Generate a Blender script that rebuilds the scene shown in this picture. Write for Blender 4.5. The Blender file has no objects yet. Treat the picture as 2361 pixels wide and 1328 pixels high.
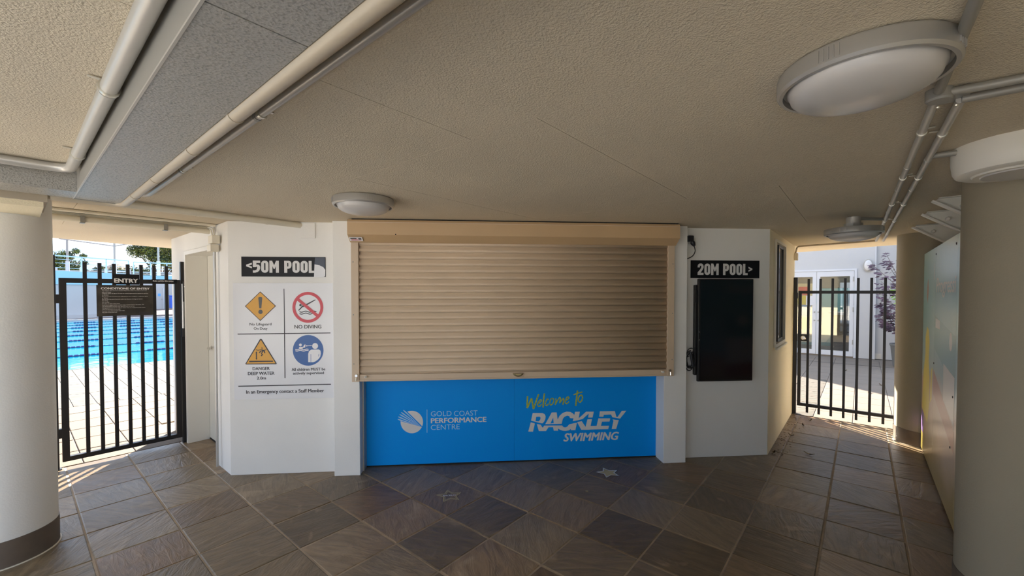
import bpy, bmesh, math, random
from mathutils import Vector, Matrix
from mathutils.geometry import tessellate_polygon

random.seed(7)
SC = bpy.context.scene
COL = SC.collection
R = math.radians
S = math.sqrt(0.5)

# ------------------------------------------------------------------ camera
FPX, YAW, PIT, EYE = 964.0, R(5.1), R(1.2), 1.7
CX, CY = 1180.5, 675 + FPX * math.tan(PIT)
cd = bpy.data.cameras.new('camera')
cam = bpy.data.objects.new('camera', cd)
COL.objects.link(cam)
cam.location = (0, 0, EYE)
cam.rotation_euler = (R(90) - PIT, 0, -YAW)
cd.sensor_width = 36.0
cd.lens = 36.0 * FPX / 2361.0
cd.shift_y = (CY - 664.0) / 2361.0
cd.clip_start, cd.clip_end = 0.05, 2000
SC.camera = cam

# ------------------------------------------------------------------ sky, sun, exposure
SKY_STRENGTH = 1.0
SUN_STRENGTH = 9.5
SUN_BEARING, SUN_ELEV = R(173.5), R(28)
w = bpy.data.worlds.new('world')
SC.world = w
w.use_nodes = True
nt = w.node_tree
nt.nodes.clear()
N = nt.nodes.new
out = N('ShaderNodeOutputWorld')
bg = N('ShaderNodeBackground')
tc = N('ShaderNodeTexCoord')
sep = N('ShaderNodeSeparateXYZ')
nt.links.new(tc.outputs['Generated'], sep.inputs[0])
ramp = N('ShaderNodeValToRGB')
ramp.color_ramp.elements[0].position = 0.0
ramp.color_ramp.elements[0].color = (0.24, 0.305, 0.37, 1)
ramp.color_ramp.elements[1].position = 0.55
ramp.color_ramp.elements[1].color = (0.16, 0.32, 0.62, 1)
nt.links.new(sep.outputs[2], ramp.inputs[0])
mp = N('ShaderNodeMapping')
mp.inputs['Scale'].default_value = (1.0, 1.0, 2.6)
nt.links.new(tc.outputs['Generated'], mp.inputs[0])
nz = N('ShaderNodeTexNoise')
nz.inputs['Scale'].default_value = 3.2
nz.inputs['Detail'].default_value = 7
nz.inputs['Roughness'].default_value = 0.55
nt.links.new(mp.outputs[0], nz.inputs['Vector'])
cr = N('ShaderNodeValToRGB')
cr.color_ramp.elements[0].position = 0.44
cr.color_ramp.elements[1].position = 0.68
nt.links.new(nz.outputs[0], cr.inputs[0])
mx = N('ShaderNodeMixRGB')
mx.inputs[2].default_value = (0.95, 0.97, 1.0, 1)
nt.links.new(cr.outputs[0], mx.inputs[0])
nt.links.new(ramp.outputs[0], mx.inputs[1])
nt.links.new(mx.outputs[0], bg.inputs[0])
bg.inputs[1].default_value = SKY_STRENGTH
nt.links.new(bg.outputs[0], out.inputs[0])

sd = bpy.data.lights.new('sun', 'SUN')
sd.energy = SUN_STRENGTH
sd.angle = R(0.6)
sd.color = (1.0, 0.90, 0.76)
sun = bpy.data.objects.new('sun', sd)
COL.objects.link(sun)
sun.location = (0, 20, 20)
sun.rotation_euler = Vector((math.sin(SUN_BEARING) * math.cos(SUN_ELEV),
                             math.cos(SUN_BEARING) * math.cos(SUN_ELEV),
                             -math.sin(SUN_ELEV))).to_track_quat('-Z', 'Y').to_euler()

vs = SC.view_settings
SC.display_settings.display_device = 'sRGB'
vs.view_transform = 'Standard'
vs.look = 'None'
vs.exposure = 1.88
vs.gamma = 1.0
vs.use_curve_mapping = False
SC.cycles.max_bounces = 14
SC.cycles.diffuse_bounces = 8
SC.cycles.glossy_bounces = 4
SC.cycles.sample_clamp_indirect = 6.0


# ------------------------------------------------------------------ materials
MATS = {}


def srgb(r, g, b):
    f = lambda c: (c / 255 / 12.92) if c <= 10 else ((c / 255 + 0.055) / 1.055) ** 2.4
    return (f(r), f(g), f(b))


def mat(name, col, rough=0.5, metal=0.0, bump=None, vary=None, spec=0.5, trans=0.0, speck=None):
    """bump=(scale, strength, detail); vary=(scale, amount) mottles the colour; speck=(scale, colour, amount)"""
    if name in MATS:
        return MATS[name]
    m = bpy.data.materials.new(name)
    m.use_nodes = True
    t = m.node_tree
    b = t.nodes['Principled BSDF']
    b.inputs['Base Color'].default_value = (*col, 1)
    b.inputs['Roughness'].default_value = rough
    b.inputs['Metallic'].default_value = metal
    b.inputs['Specular IOR Level'].default_value = spec
    if trans:
        b.inputs['Transmission Weight'].default_value = trans
    n = t.nodes.new
    geo = None
    if bump or vary or speck:
        geo = n('ShaderNodeNewGeometry').outputs['Position']
    src = None
    if vary:
        q = n('ShaderNodeTexNoise')
        q.inputs['Scale'].default_value = vary[0]
        q.inputs['Detail'].default_value = 4
        t.links.new(geo, q.inputs['Vector'])
        r = n('ShaderNodeMapRange')
        r.inputs[1].default_value = 0.3
        r.inputs[2].default_value = 0.7
        r.inputs[3].default_value = 1 - vary[1]
        r.inputs[4].default_value = 1 + vary[1]
        t.links.new(q.outputs[0], r.inputs[0])
        mu = n('ShaderNodeVectorMath')
        mu.operation = 'SCALE'
        mu.inputs[0].default_value = col
        t.links.new(r.outputs[0], mu.inputs['Scale'])
        src = mu.outputs[0]
        t.links.new(src, b.inputs['Base Color'])
    if speck:
        q = n('ShaderNodeTexNoise')
        q.inputs['Scale'].default_value = speck[0]
        q.inputs['Detail'].default_value = 3
        t.links.new(geo, q.inputs['Vector'])
        r = n('ShaderNodeMapRange')
        r.inputs[1].default_value = 0.50
        r.inputs[2].default_value = 0.66
        r.inputs[3].default_value = 0
        r.inputs[4].default_value = speck[2]
        t.links.new(q.outputs[0], r.inputs[0])
        mi = n('ShaderNodeMixRGB')
        mi.inputs[1].default_value = (*col, 1)
        if src:
            t.links.new(src, mi.inputs[1])
        mi.inputs[2].default_value = (*speck[1], 1)
        t.links.new(r.outputs[0], mi.inputs[0])
        t.links.new(mi.outputs[0], b.inputs['Base Color'])
    if bump:
        q = n('ShaderNodeTexNoise')
        q.inputs['Scale'].default_value = bump[0]
        q.inputs['Detail'].default_value = bump[2] if len(bump) > 2 else 2
        t.links.new(geo, q.inputs['Vector'])
        bb = n('ShaderNodeBump')
        bb.inputs['Strength'].default_value = bump[1]
        bb.inputs['Distance'].default_value = 0.01
        t.links.new(q.outputs[0], bb.inputs['Height'])
        t.links.new(bb.outputs[0], b.inputs['Normal'])
    MATS[name] = m
    return m


WALL = mat('white_wall_paint', (0.80, 0.785, 0.75), 0.55, bump=(90, 0.06), vary=(1.3, 0.04))
CREAM = mat('cream_render', (0.86, 0.75, 0.52), 0.7, bump=(120, 0.25), vary=(1.5, 0.04))
CEIL = mat('textured_cream_ceiling', (0.66, 0.575, 0.435), 0.8, bump=(160, 0.6, 3), vary=(0.9, 0.06))
SHADETAN = mat('shaded_tan_column', (0.31, 0.27, 0.195), 0.6, bump=(110, 0.12), vary=(2.5, 0.03))  # tan darkened: shade on the right-hand columns is put into the colour
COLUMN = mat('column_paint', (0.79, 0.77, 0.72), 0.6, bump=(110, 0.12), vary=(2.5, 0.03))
BEAMM = mat('grey_speckled_beam', (0.36, 0.345, 0.315), 0.25, spec=0.9, bump=(150, 0.25, 3), speck=(150, (0.16, 0.155, 0.145), 0.65))
STEEL = mat('painted_conduit', (0.52, 0.50, 0.46), 0.35, metal=0.35)
TANPIPE = mat('tan_painted_pipe', (0.46, 0.39, 0.29), 0.35)
DARKSTEEL = mat('dull_grey_conduit', (0.33, 0.32, 0.29), 0.4, metal=0.3)
SILVER = mat('brushed_silver', (0.50, 0.49, 0.47), 0.32, metal=0.6)
ZINC = mat('zinc_clip', (0.72, 0.70, 0.62), 0.3, metal=0.9)
CREAMPIPE = mat('cream_plastic_pipe', (0.74, 0.68, 0.55), 0.4)
BLACK = mat('black_powder_coat', (0.012, 0.011, 0.012), 0.4)
BLACKSIGN = mat('black_sign_vinyl', (0.008, 0.008, 0.010), 0.42, spec=0.25)
DARKGAP = mat('dark_gap', (0.01, 0.01, 0.01), 0.9)
SCREEN = mat('screen_glass_black', (0.004, 0.004, 0.005), 0.12)
SHUT = mat('tan_shutter_steel', (0.58, 0.45, 0.315), 0.42, vary=(3, 0.03))
SHUTBOX = mat('tan_shutter_box', (0.52, 0.36, 0.20), 0.45, vary=(3, 0.03))
BLUE = mat('blue_sign_board', (0.0, 0.30, 0.86), 0.5, spec=0.15)
WHITEPRINT = mat('white_print', (0.72, 0.70, 0.68), 0.4)
PALEBLUE = mat('pale_blue_print', (0.42, 0.66, 0.88), 0.4)
MIDBLUE = mat('mid_blue_print', (0.10, 0.33, 0.66), 0.4)
LIME = mat('lime_brush_print', (0.42, 0.48, 0.06), 0.45, vary=(60, 0.25))
SIGNWHITE = mat('sign_board_white', (0.76, 0.76, 0.78), 0.22)
AMBER = mat('amber_print', (0.72, 0.36, 0.03), 0.35)
INK = mat('black_print', (0.03, 0.025, 0.03), 0.4)
GREYINK = mat('faded_black_print', (0.09, 0.085, 0.08), 0.4)
RED = mat('red_print', (0.62, 0.04, 0.06), 0.35)
SIGNBLUE = mat('mandatory_blue_print', (0.02, 0.11, 0.36), 0.35)
LETTER = mat('white_letter', (0.72, 0.71, 0.70), 0.4)
LETTERIN = mat('pale_grey_letter_inline', (0.55, 0.54, 0.53), 0.5)
OPAL = mat('opal_diffuser', (0.55, 0.53, 0.51), 0.25)
WHITEPLASTIC = mat('white_plastic', (0.72, 0.69, 0.62), 0.4)
BAND = mat('grey_base_band', (0.13, 0.10, 0.075), 0.5, vary=(8, 0.15))
GROUT = mat('grout', (0.33, 0.255, 0.175), 0.9, vary=(6, 0.25))
DOORM = mat('cream_grey_door', (0.66, 0.64, 0.57), 0.5, vary=(2, 0.04))
RUST = mat('rust_stain', (0.30, 0.14, 0.05), 0.8)
CHROME = mat('chrome', (0.75, 0.73, 0.70), 0.15, metal=1.0)
GOLDP = mat('gold_star_print', (0.50, 0.41, 0.20), 0.45)
BRASS = mat('worn_brass', (0.42, 0.33, 0.16), 0.35, metal=0.6)
WHITEFRAME = mat('white_aluminium', (0.50, 0.505, 0.52), 0.35)
OUTWALL = mat('white_exterior_wall', (0.42, 0.415, 0.41), 0.7, vary=(0.7, 0.03))
BLUEBAND = mat('pale_blue_wall', (0.30, 0.52, 0.64), 0.6)  # one pale blue for the terrace band and walkway slab
RAILW = mat('pale_rail_paint', (0.45, 0.58, 0.68), 0.45)
TERRA = mat('brown_deck_paving', (0.13, 0.092, 0.08), 0.8, vary=(2, 0.08))
BINBLUE = mat('bin_blue', (0.02, 0.10, 0.55), 0.4)
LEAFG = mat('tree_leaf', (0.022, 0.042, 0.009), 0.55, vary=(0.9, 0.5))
LEAFY = mat('sunlit_tree_leaf', (0.13, 0.15, 0.015), 0.55, vary=(0.9, 0.4))  # lighter leaf colour with the sun on the crowns put in
BARK = mat('bark', (0.11, 0.08, 0.06), 0.9)
PURPLE = mat('purple_bronze_leaf', (0.085, 0.045, 0.06), 0.5, vary=(6, 0.5))
GREENLEAF = mat('fresh_green_leaf', (0.20, 0.36, 0.03), 0.5, vary=(6, 0.3))
POTM = mat('grey_pot', (0.11, 0.11, 0.105), 0.7)
DRYLEAF = mat('dry_leaf', (0.42, 0.33, 0.17), 0.7, vary=(60, 0.3))
BROWNLEAF = mat('brown_leaf', (0.14, 0.085, 0.04), 0.7)
ROOFTILE = mat('brown_roof', (0.075, 0.042, 0.03), 0.8)
CORD = mat('black_cord', (0.012, 0.012, 0.016), 0.4)
FLOAT_B = mat('dark_blue_float', (0.005, 0.03, 0.16), 0.4)
FLOAT_W = mat('white_float', (0.10, 0.30, 0.40), 0.4)
PAVER = mat('sandy_paver', (0.118, 0.086, 0.057), 0.8, bump=(60, 0.15), vary=(2.2, 0.06))
BOUNCE = mat('pale_bounce_concrete', (0.66, 0.62, 0.55), 0.85, vary=(1.0, .06))
COURT = mat('brown_court_tile', (0.165, 0.130, 0.098), 0.75, bump=(70, 0.15), vary=(2.2, 0.08))


def slate_mat():
    m = bpy.data.materials.new('cleft_slate')
    m.use_nodes = True
    t = m.node_tree
    b = t.nodes['Principled BSDF']
    n = t.nodes.new
    L = t.links.new
    oi = n('ShaderNodeObjectInfo')
    tc = n('ShaderNodeTexCoord')
    # a different piece of stone for every tile
    rv = n('ShaderNodeTexWhiteNoise')
    rv.noise_dimensions = '1D'
    L(oi.outputs['Random'], rv.inputs['W'])
    sc = n('ShaderNodeVectorMath')
    sc.operation = 'SCALE'
    sc.inputs['Scale'].default_value = 40
    L(rv.outputs['Color'], sc.inputs[0])
    # grain runs at its own angle in each tile
    ang = n('ShaderNodeMath')
    ang.operation = 'MULTIPLY'
    ang.inputs[1].default_value = 2.6
    L(rv.outputs['Value'], ang.inputs[0])
    rot = n('ShaderNodeVectorRotate')
    rot.rotation_type = 'Z_AXIS'
    L(tc.outputs['Object'], rot.inputs['Vector'])
    L(ang.outputs[0], rot.inputs['Angle'])
    add = n('ShaderNodeVectorMath')
    L(rot.outputs[0], add.inputs[0])
    L(sc.outputs[0], add.inputs[1])
    mp = n('ShaderNodeMapping')
    mp.inputs['Scale'].default_value = (3.6, 17.0, 6.0)
    L(add.outputs[0], mp.inputs[0])
    gr = n('ShaderNodeTexNoise')
    gr.inputs['Scale'].default_value = 1.0
    gr.inputs['Detail'].default_value = 5
    gr.inputs['Roughness'].default_value = 0.62
    gr.inputs['Distortion'].default_value = 1.2
    L(mp.outputs[0], gr.inputs['Vector'])
    big = n('ShaderNodeTexNoise')
    big.inputs['Scale'].default_value = 5.0
    big.inputs['Detail'].default_value = 6
    big.inputs['Distortion'].default_value = 0.6
    L(add.outputs[0], big.inputs['Vector'])
    base = n('ShaderNodeValToRGB')
    e = base.color_ramp.elements
    e[0].position, e[0].color = 0.0, (0.118, 0.081, 0.044, 1)
    e[1].position, e[1].color = 1.0, (0.24, 0.160, 0.090, 1)
    for p, c in ((0.25, (0.185, 0.136, 0.080, 1)), (0.45, (0.190, 0.113, 0.055, 1)),
                 (0.6, (0.140, 0.096, 0.052, 1)), (0.8, (0.235, 0.175, 0.108, 1))):
        q = e.new(p)
        q.color = c
    L(oi.outputs['Random'], base.inputs[0])
    # grain lightens and darkens the stone, worn patches show paler
    mr = n('ShaderNodeMapRange')
    mr.inputs[1].default_value, mr.inputs[2].default_value = 0.3, 0.7
    mr.inputs[3].default_value, mr.inputs[4].default_value = 0.70, 1.3
    L(gr.outputs[0], mr.inputs[0])
    mu = n('ShaderNodeVectorMath')
    mu.operation = 'SCALE'
    L(base.outputs[0], mu.inputs[0])
    L(mr.outputs[0], mu.inputs['Scale'])
    pr = n('ShaderNodeMapRange')
    pr.inputs[1].default_value, pr.inputs[2].default_value = 0.60, 0.74
    pr.inputs[3].default_value, pr.inputs[4].default_value = 0.0, 0.55
    L(big.outputs[0], pr.inputs[0])
    mi = n('ShaderNodeMixRGB')
    mi.inputs[2].default_value = (0.42, 0.32, 0.21, 1)
    L(pr.outputs[0], mi.inputs[0])
    L(mu.outputs[0], mi.inputs[1])
    L(mi.outputs[0], b.inputs['Base Color'])
    rr = n('ShaderNodeMapRange')
    rr.inputs[3].default_value, rr.inputs[4].default_value = 0.27, 0.50
    L(big.outputs[0], rr.inputs[0])
    L(rr.outputs[0], b.inputs['Roughness'])
    ad = n('ShaderNodeMath')
    ad.operation = 'MULTIPLY_ADD'
    ad.inputs[1].default_value = 0.6
    L(big.outputs[0], ad.inputs[0])
    L(gr.outputs[0], ad.inputs[2])
    bu = n('ShaderNodeBump')
    bu.inputs['Strength'].default_value = 0.50
    bu.inputs['Distance'].default_value = 0.014
    b.inputs['Specular IOR Level'].default_value = 0.55
    L(ad.outputs[0], bu.inputs['Height'])
    L(bu.outputs[0], b.inputs['Normal'])
    return m


SLATE = slate_mat()


def ribbed_mat(name, col):
    m = bpy.data.materials.new(name)
    m.use_nodes = True
    t = m.node_tree
    b = t.nodes['Principled BSDF']
    b.inputs['Base Color'].default_value = (*col, 1)
    b.inputs['Roughness'].default_value = 0.75
    n = t.nodes.new
    tc = n('ShaderNodeTexCoord')
    wv = n('ShaderNodeTexWave')
    wv.bands_direction = 'Y'
    wv.inputs['Scale'].default_value = 5.5
    t.links.new(tc.outputs['Object'], wv.inputs['Vector'])
    bu = n('ShaderNodeBump')
    bu.inputs['Strength'].default_value = 0.5
    bu.inputs['Distance'].default_value = 0.01
    t.links.new(wv.outputs[0], bu.inputs['Height'])
    t.links.new(bu.outputs[0], b.inputs['Normal'])
    return m


RIBBED = ribbed_mat('ribbed_pool_surround', (0.085, 0.073, 0.058))


def water_mat():
    m = bpy.data.materials.new('pool_water')
    m.use_nodes = True
    t = m.node_tree
    b = t.nodes['Principled BSDF']
    n = t.nodes.new
    L = t.links.new
    b.inputs['Roughness'].default_value = 0.06
    b.inputs['IOR'].default_value = 1.33
    geo = n('ShaderNodeNewGeometry')
    q = n('ShaderNodeTexNoise')
    q.inputs['Scale'].default_value = 0.35
    q.inputs['Detail'].default_value = 3
    L(geo.outputs['Position'], q.inputs['Vector'])
    cr = n('ShaderNodeValToRGB')
    cr.color_ramp.elements[0].position = 0.3
    cr.color_ramp.elements[0].color = (0.0, 0.14, 0.26, 1)
    cr.color_ramp.elements[1].position = 0.75
    cr.color_ramp.elements[1].color = (0.004, 0.22, 0.34, 1)
    L(q.outputs[0], cr.inputs[0])
    L(cr.outputs[0], b.inputs['Base Color'])
    w = n('ShaderNodeTexNoise')
    w.inputs['Scale'].default_value = 2.2
    w.inputs['Detail'].default_value = 3
    L(geo.outputs['Position'], w.inputs['Vector'])
    bu = n('ShaderNodeBump')
    bu.inputs['Strength'].default_value = 0.12
    bu.inputs['Distance'].default_value = 0.05
    L(w.outputs[0], bu.inputs['Height'])
    L(bu.outputs[0], b.inputs['Normal'])
    return m


WATER = water_mat()


def glass_mat(name, tint, mixf):
    m = bpy.data.materials.new(name)
    m.use_nodes = True
    t = m.node_tree
    t.nodes.clear()
    n = t.nodes.new
    o = n('ShaderNodeOutputMaterial')
    tr = n('ShaderNodeBsdfTransparent')
    tr.inputs[0].default_value = (*tint, 1)
    gl = n('ShaderNodeBsdfGlossy')
    gl.inputs['Roughness'].default_value = 0.02
    fr = n('ShaderNodeFresnel')
    fr.inputs[0].default_value = 1.5
    ad = n('ShaderNodeMath')
    ad.inputs[1].default_value = mixf
    t.links.new(fr.outputs[0], ad.inputs[0])
    mi = n('ShaderNodeMixShader')
    t.links.new(ad.outputs[0], mi.inputs[0])
    t.links.new(tr.outputs[0], mi.inputs[1])
    t.links.new(gl.outputs[0], mi.inputs[2])
    t.links.new(mi.outputs[0], o.inputs[0])
    return m


GLASS = glass_mat('door_glass', (0.75, 0.78, 0.78), 0.12)
WINGLASS = glass_mat('window_glass', (0.55, 0.56, 0.56), 0.02)


def mural_mat():
    """printed board: sky blue above, dusty pink below, ochre at the foot (colour by height, shifted by noise)"""
    m = bpy.data.materials.new('printed_mural')
    m.use_nodes = True
    t = m.node_tree
    b = t.nodes['Principled BSDF']
    b.inputs['Roughness'].default_value = 0.28
    n = t.nodes.new
    L = t.links.new
    geo = n('ShaderNodeNewGeometry')
    sp = n('ShaderNodeSeparateXYZ')
    L(geo.outputs['Position'], sp.inputs[0])
    q = n('ShaderNodeTexNoise')
    q.inputs['Scale'].default_value = 1.6
    L(geo.outputs['Position'], q.inputs['Vector'])
    ma = n('ShaderNodeMath')
    ma.operation = 'MULTIPLY_ADD'
    ma.inputs[1].default_value = 0.5
    L(q.outputs[0], ma.inputs[0])
    L(sp.outputs[2], ma.inputs[2])
    dv = n('ShaderNodeMath')
    dv.operation = 'MULTIPLY'
    dv.inputs[1].default_value = 1 / 2.6
    L(ma.outputs[0], dv.inputs[0])
    cr = n('ShaderNodeValToRGB')
    e = cr.color_ramp.elements
    e[0].position, e[0].color = 0.0, (0.30, 0.24, 0.05, 1)
    e[1].position, e[1].color = 1.0, (0.50, 0.68, 0.70, 1)
    for p, c in ((0.16, (0.36, 0.26, 0.06, 1)), (0.26, (0.62, 0.47, 0.34, 1)), (0.40, (0.60, 0.45, 0.42, 1)),
                 (0.47, (0.40, 0.56, 0.63, 1)), (0.66, (0.32, 0.55, 0.60, 1)), (0.74, (0.30, 0.58, 0.67, 1))):
        k = e.new(p)
        k.color = c
    L(dv.outputs[0], cr.inputs[0])
    L(cr.outputs[0], b.inputs['Base Color'])
    return m


MURAL = mural_mat()


# ------------------------------------------------------------------ mesh helpers
def fx(x, y, z):
    return (x, y, z)


def fab(a, b, z):
    """a runs along the tile joints to the back right, b to the back left"""
    return (S * (a - b), S * (a + b), z)


def world_origin(o):
    v = Vector((0, 0, 0))
    while o is not None:
        v += o.location
        o = o.parent
    return v


class MB:
    def __init__(self):
        self.v, self.f, self.sm = [], [], []
        self.layer = 0          # flat print is laid in hair-thin layers so that shapes never share a plane

    def quadbox(self, p8, smooth=False):
        i = len(self.v)
        self.v += [tuple(p) for p in p8]
        for f in ((0, 3, 2, 1), (4, 5, 6, 7), (0, 1, 5, 4), (1, 2, 6, 5), (2, 3, 7, 6), (3, 0, 4, 7)):
            self.f.append(tuple(i + k for k in f))
            self.sm.append(smooth)
        return self

    def box(self, fr, x0, x1, y0, y1, z0, z1):
        return self.quadbox([fr(x, y, z) for z in (z0, z1) for x, y in ((x0, y0), (x1, y0), (x1, y1), (x0, y1))])

    def prism(self, fr, poly, z0, z1):
        """polygon (counter-clockwise) in the frame's ground plane, extruded from z0 to z1"""
        i, n = len(self.v), len(poly)
        self.v += [fr(x, y, z0) for x, y in poly] + [fr(x, y, z1) for x, y in poly]
        self.f.append(tuple(i + k for k in reversed(range(n))))
        self.f.append(tuple(i + n + k for k in range(n)))
        for k in range(n):
            self.f.append((i + k, i + (k + 1) % n, i + n + (k + 1) % n, i + n + k))
        self.sm += [False] * (n + 2)
        return self

    def sweep(self, prof, origin, u, v, d):
        """closed profile [(x,y)] in axes u,v extruded along vector d"""
        i, n = len(self.v), len(prof)
        o, u, v, d = Vector(origin), Vector(u), Vector(v), Vector(d)
        for off in (Vector((0, 0, 0)), d):
            self.v += [tuple(o + u * x + v * y + off) for x, y in prof]
        self.f.append(tuple(i + k for k in range(n)))
        self.f.append(tuple(i + n + k for k in reversed(range(n))))
        for k in range(n):
            self.f.append((i + (k + 1) % n, i + k, i + n + k, i + n + (k + 1) % n))
        self.sm += [False] * (n + 2)
        return self

    def tube(self, pts, r, n=10, cap=True):
        pts = [Vector(p) for p in pts]
        rs = r if isinstance(r, (list, tuple)) else [r] * len(pts)
        i = len(self.v)
        t0 = (pts[1] - pts[0]).normalized()
        ref = Vector((0, 0, 1)) if abs(t0.z) < 0.9 else Vector((1, 0, 0))
        nrm = (ref - t0 * ref.dot(t0)).normalized()
        for k, p in enumerate(pts):
            t = (pts[min(k + 1, len(pts) - 1)] - pts[max(k - 1, 0)]).normalized()
            nrm = (nrm - t * nrm.dot(t)).normalized()
            bn = t.cross(nrm)
            for j in range(n):
                a = 2 * math.pi * j / n
                self.v.append(tuple(p + (nrm * math.cos(a) + bn * math.sin(a)) * rs[k]))
        for k in range(len(pts) - 1):
            for j in range(n):
                a, b = i + k * n + j, i + k * n + (j + 1) % n
                self.f.append((a, b, b + n, a + n))
                self.sm.append(True)
        if cap:
            self.f.append(tuple(i + j for j in reversed(range(n))))
            self.f.append(tuple(i + (len(pts) - 1) * n + j for j in range(n)))
            self.sm += [False, False]
        return self

    def lathe(self, prof, c, n=40, smooth=True, axis=None):
        """profile [(radius, height)] turned about an upright axis through c (or another axis)"""
        i, m = len(self.v), len(prof)
        c = Vector(c)
        if axis is None:
            ex, ey, ez = Vector((1, 0, 0)), Vector((0, 1, 0)), Vector((0, 0, 1))
        else:
            ez = Vector(axis).normalized()
            ex = ez.orthogonal().normalized()
            ey = ez.cross(ex)
        for r, h in prof:
            for j in range(n):
                a = 2 * math.pi * j / n
                self.v.append(tuple(c + ex * (r * math.cos(a)) + ey * (r * math.sin(a)) + ez * h))
        for k in range(m - 1):
            for j in range(n):
                a, b = i + k * n + j, i + k * n + (j + 1) % n
                self.f.append((a, b, b + n, a + n))
                self.sm.append(smooth)
        self.f.append(tuple(i + j for j in reversed(range(n))))
        self.f.append(tuple(i + (m - 1) * n + j for j in range(n)))
        self.sm += [False, False]
        return self

    def lift(self, fr2):
        o = Vector(fr2(0, 0))
        n = (Vector(fr2(1, 0)) - o).cross(Vector(fr2(0, 1)) - o).normalized() * (4e-5 * self.layer)
        self.layer += 1
        return lambda x, y: Vector(fr2(x, y)) + n

    def flat(self, fr2, outer, holes=()):
        """flat printed shape: fr2 maps (x, y) to a point on the sign's face"""
        fr2 = self.lift(fr2)
        polys = [[Vector((x, y, 0)) for x, y in p] for p in (outer, *holes)]
        pts = [q for p in polys for q in p]
        i = len(self.v)
        self.v += [tuple(fr2(q.x, q.y)) for q in pts]
        for t in tessellate_polygon(polys):
            a, b, c = (pts[k] for k in t)
            if (b - a).cross(c - a).z < 0:
                t = (t[0], t[2], t[1])
            self.f.append(tuple(i + k for k in t))
            self.sm.append(False)
        return self

    def stroke(self, fr2, pts, wd, taper=0.0):
        """flat ribbon along a polyline, wd wide"""
        fr2 = self.lift(fr2)
        p = [Vector((x, y)) for x, y in pts]
        n = len(p)
        i = len(self.v)
        for k in range(n):
            t = (p[min(k + 1, n - 1)] - p[max(k - 1, 0)])
            t = t.normalized() if t.length else Vector((1, 0))
            h = Vector((-t.y, t.x))
            f = 1.0
            if 0 < k < n - 1:
                t1 = (p[k] - p[k - 1]).normalized()
                f = 1 / max(0.55, abs(t1.dot(t)))
            ww = wd / 2 * f * (1 - taper * k / (n - 1))
            self.v.append(tuple(fr2(*(p[k] + h * ww))))
            self.v.append(tuple(fr2(*(p[k] - h * ww))))
        for k in range(n - 1):
            a = i + 2 * k
            self.f.append((a, a + 1, a + 3, a + 2))
            self.sm.append(False)
        return self

    def build(self, name, m, parent=None, bevel=0.0, stuff=False):
        me = bpy.data.meshes.new(name)
        off = world_origin(parent)
        me.from_pydata([tuple(Vector(p) - off) for p in self.v], [], self.f)
        for p, s in zip(me.polygons, self.sm):
            p.use_smooth = s
        me.materials.append(m)
        me.update()
        if any(self.sm):
            me.set_sharp_from_angle(angle=R(32))
        o = bpy.data.objects.new(name, me)
        COL.objects.link(o)
        if parent:
            o.parent = parent
        if bevel:
            b = o.modifiers.new('soft_edges', 'BEVEL')
            b.width = bevel
            b.segments = 2
            b.limit_method = 'ANGLE'
        if stuff:
            o['kind'] = 'stuff'
        return o


def thing(name, label, cat, loc=(0, 0, 0), group=None):
    o = bpy.data.objects.new(name, None)
    o.empty_display_size = 0.05
    COL.objects.link(o)
    o.location = loc
    o['label'], o['category'] = label, cat
    if group:
        o['group'] = group
    return o


def tag(o, label, cat, group=None):
    o['label'], o['category'] = label, cat
    if group:
        o['group'] = group
    return o


def struct(name, label, cat):
    o = thing(name, label, cat)
    o['kind'] = 'structure'
    return o


def bx(fr, *r):
    return MB().box(fr, *r)


def fillet(pts, r, n=5):
    pts = [Vector(p) for p in pts]
    out = [pts[0]]
    for k in range(1, len(pts) - 1):
        a, b, c = pts[k - 1], pts[k], pts[k + 1]
        d1, d2 = (a - b).normalized(), (c - b).normalized()
        rr = min(r, (a - b).length * 0.45, (c - b).length * 0.45)
        p1, p2 = b + d1 * rr, b + d2 * rr
        for j in range(n + 1):
            t = j / n
            out.append((p1 * (1 - t) ** 2) + (b * 2 * t * (1 - t)) + (p2 * t * t))
    out.append(pts[-1])
    return out


def pipe(name, label, pts, r, m, bend=0.06, rings=(), ring_m=None, clips=(), parent=None, group=None):
    """a run of pipe; rings = points where a coupling sits, clips = saddle clips to the ceiling or wall"""
    o = parent or thing(name, label, 'pipe', pts[0], group)
    MB().tube(fillet(pts, bend) if len(pts) > 2 else pts, r, 14).build('pipe_run', m, o)
    for p, d, ln in rings:
        p, d = Vector(p), Vector(d).normalized()
        MB().tube([p - d * ln / 2, p + d * ln / 2], r * 1.10, 14).build('coupling', ring_m or m, o)
    for p, d, s in clips:
        p, d, s = Vector(p), Vector(d).normalized(), Vector(s).normalized()
        q = MB()
        q.tube([p - d * 0.008, p + d * 0.008], r * 1.22, 14)
        up = Vector((0, 0, 1)) if abs(s.z) < 0.5 else d.cross(s)
        e = p + s * (r + 0.025) + up * (r * 0.9)
        h = d * 0.007
        a0, a1 = p + s * r * 0.8 + up * (r * 0.9 - 0.002), e
        q.quadbox([a0 - h, a1 - h, a1 + h, a0 + h] + [x + up * 0.003 for x in (a0 - h, a1 - h, a1 + h, a0 + h)])
        q.build('saddle_clip', ZINC, o)
    return o


# ---- lettering -----------------------------------------------------
_txt = {}


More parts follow.
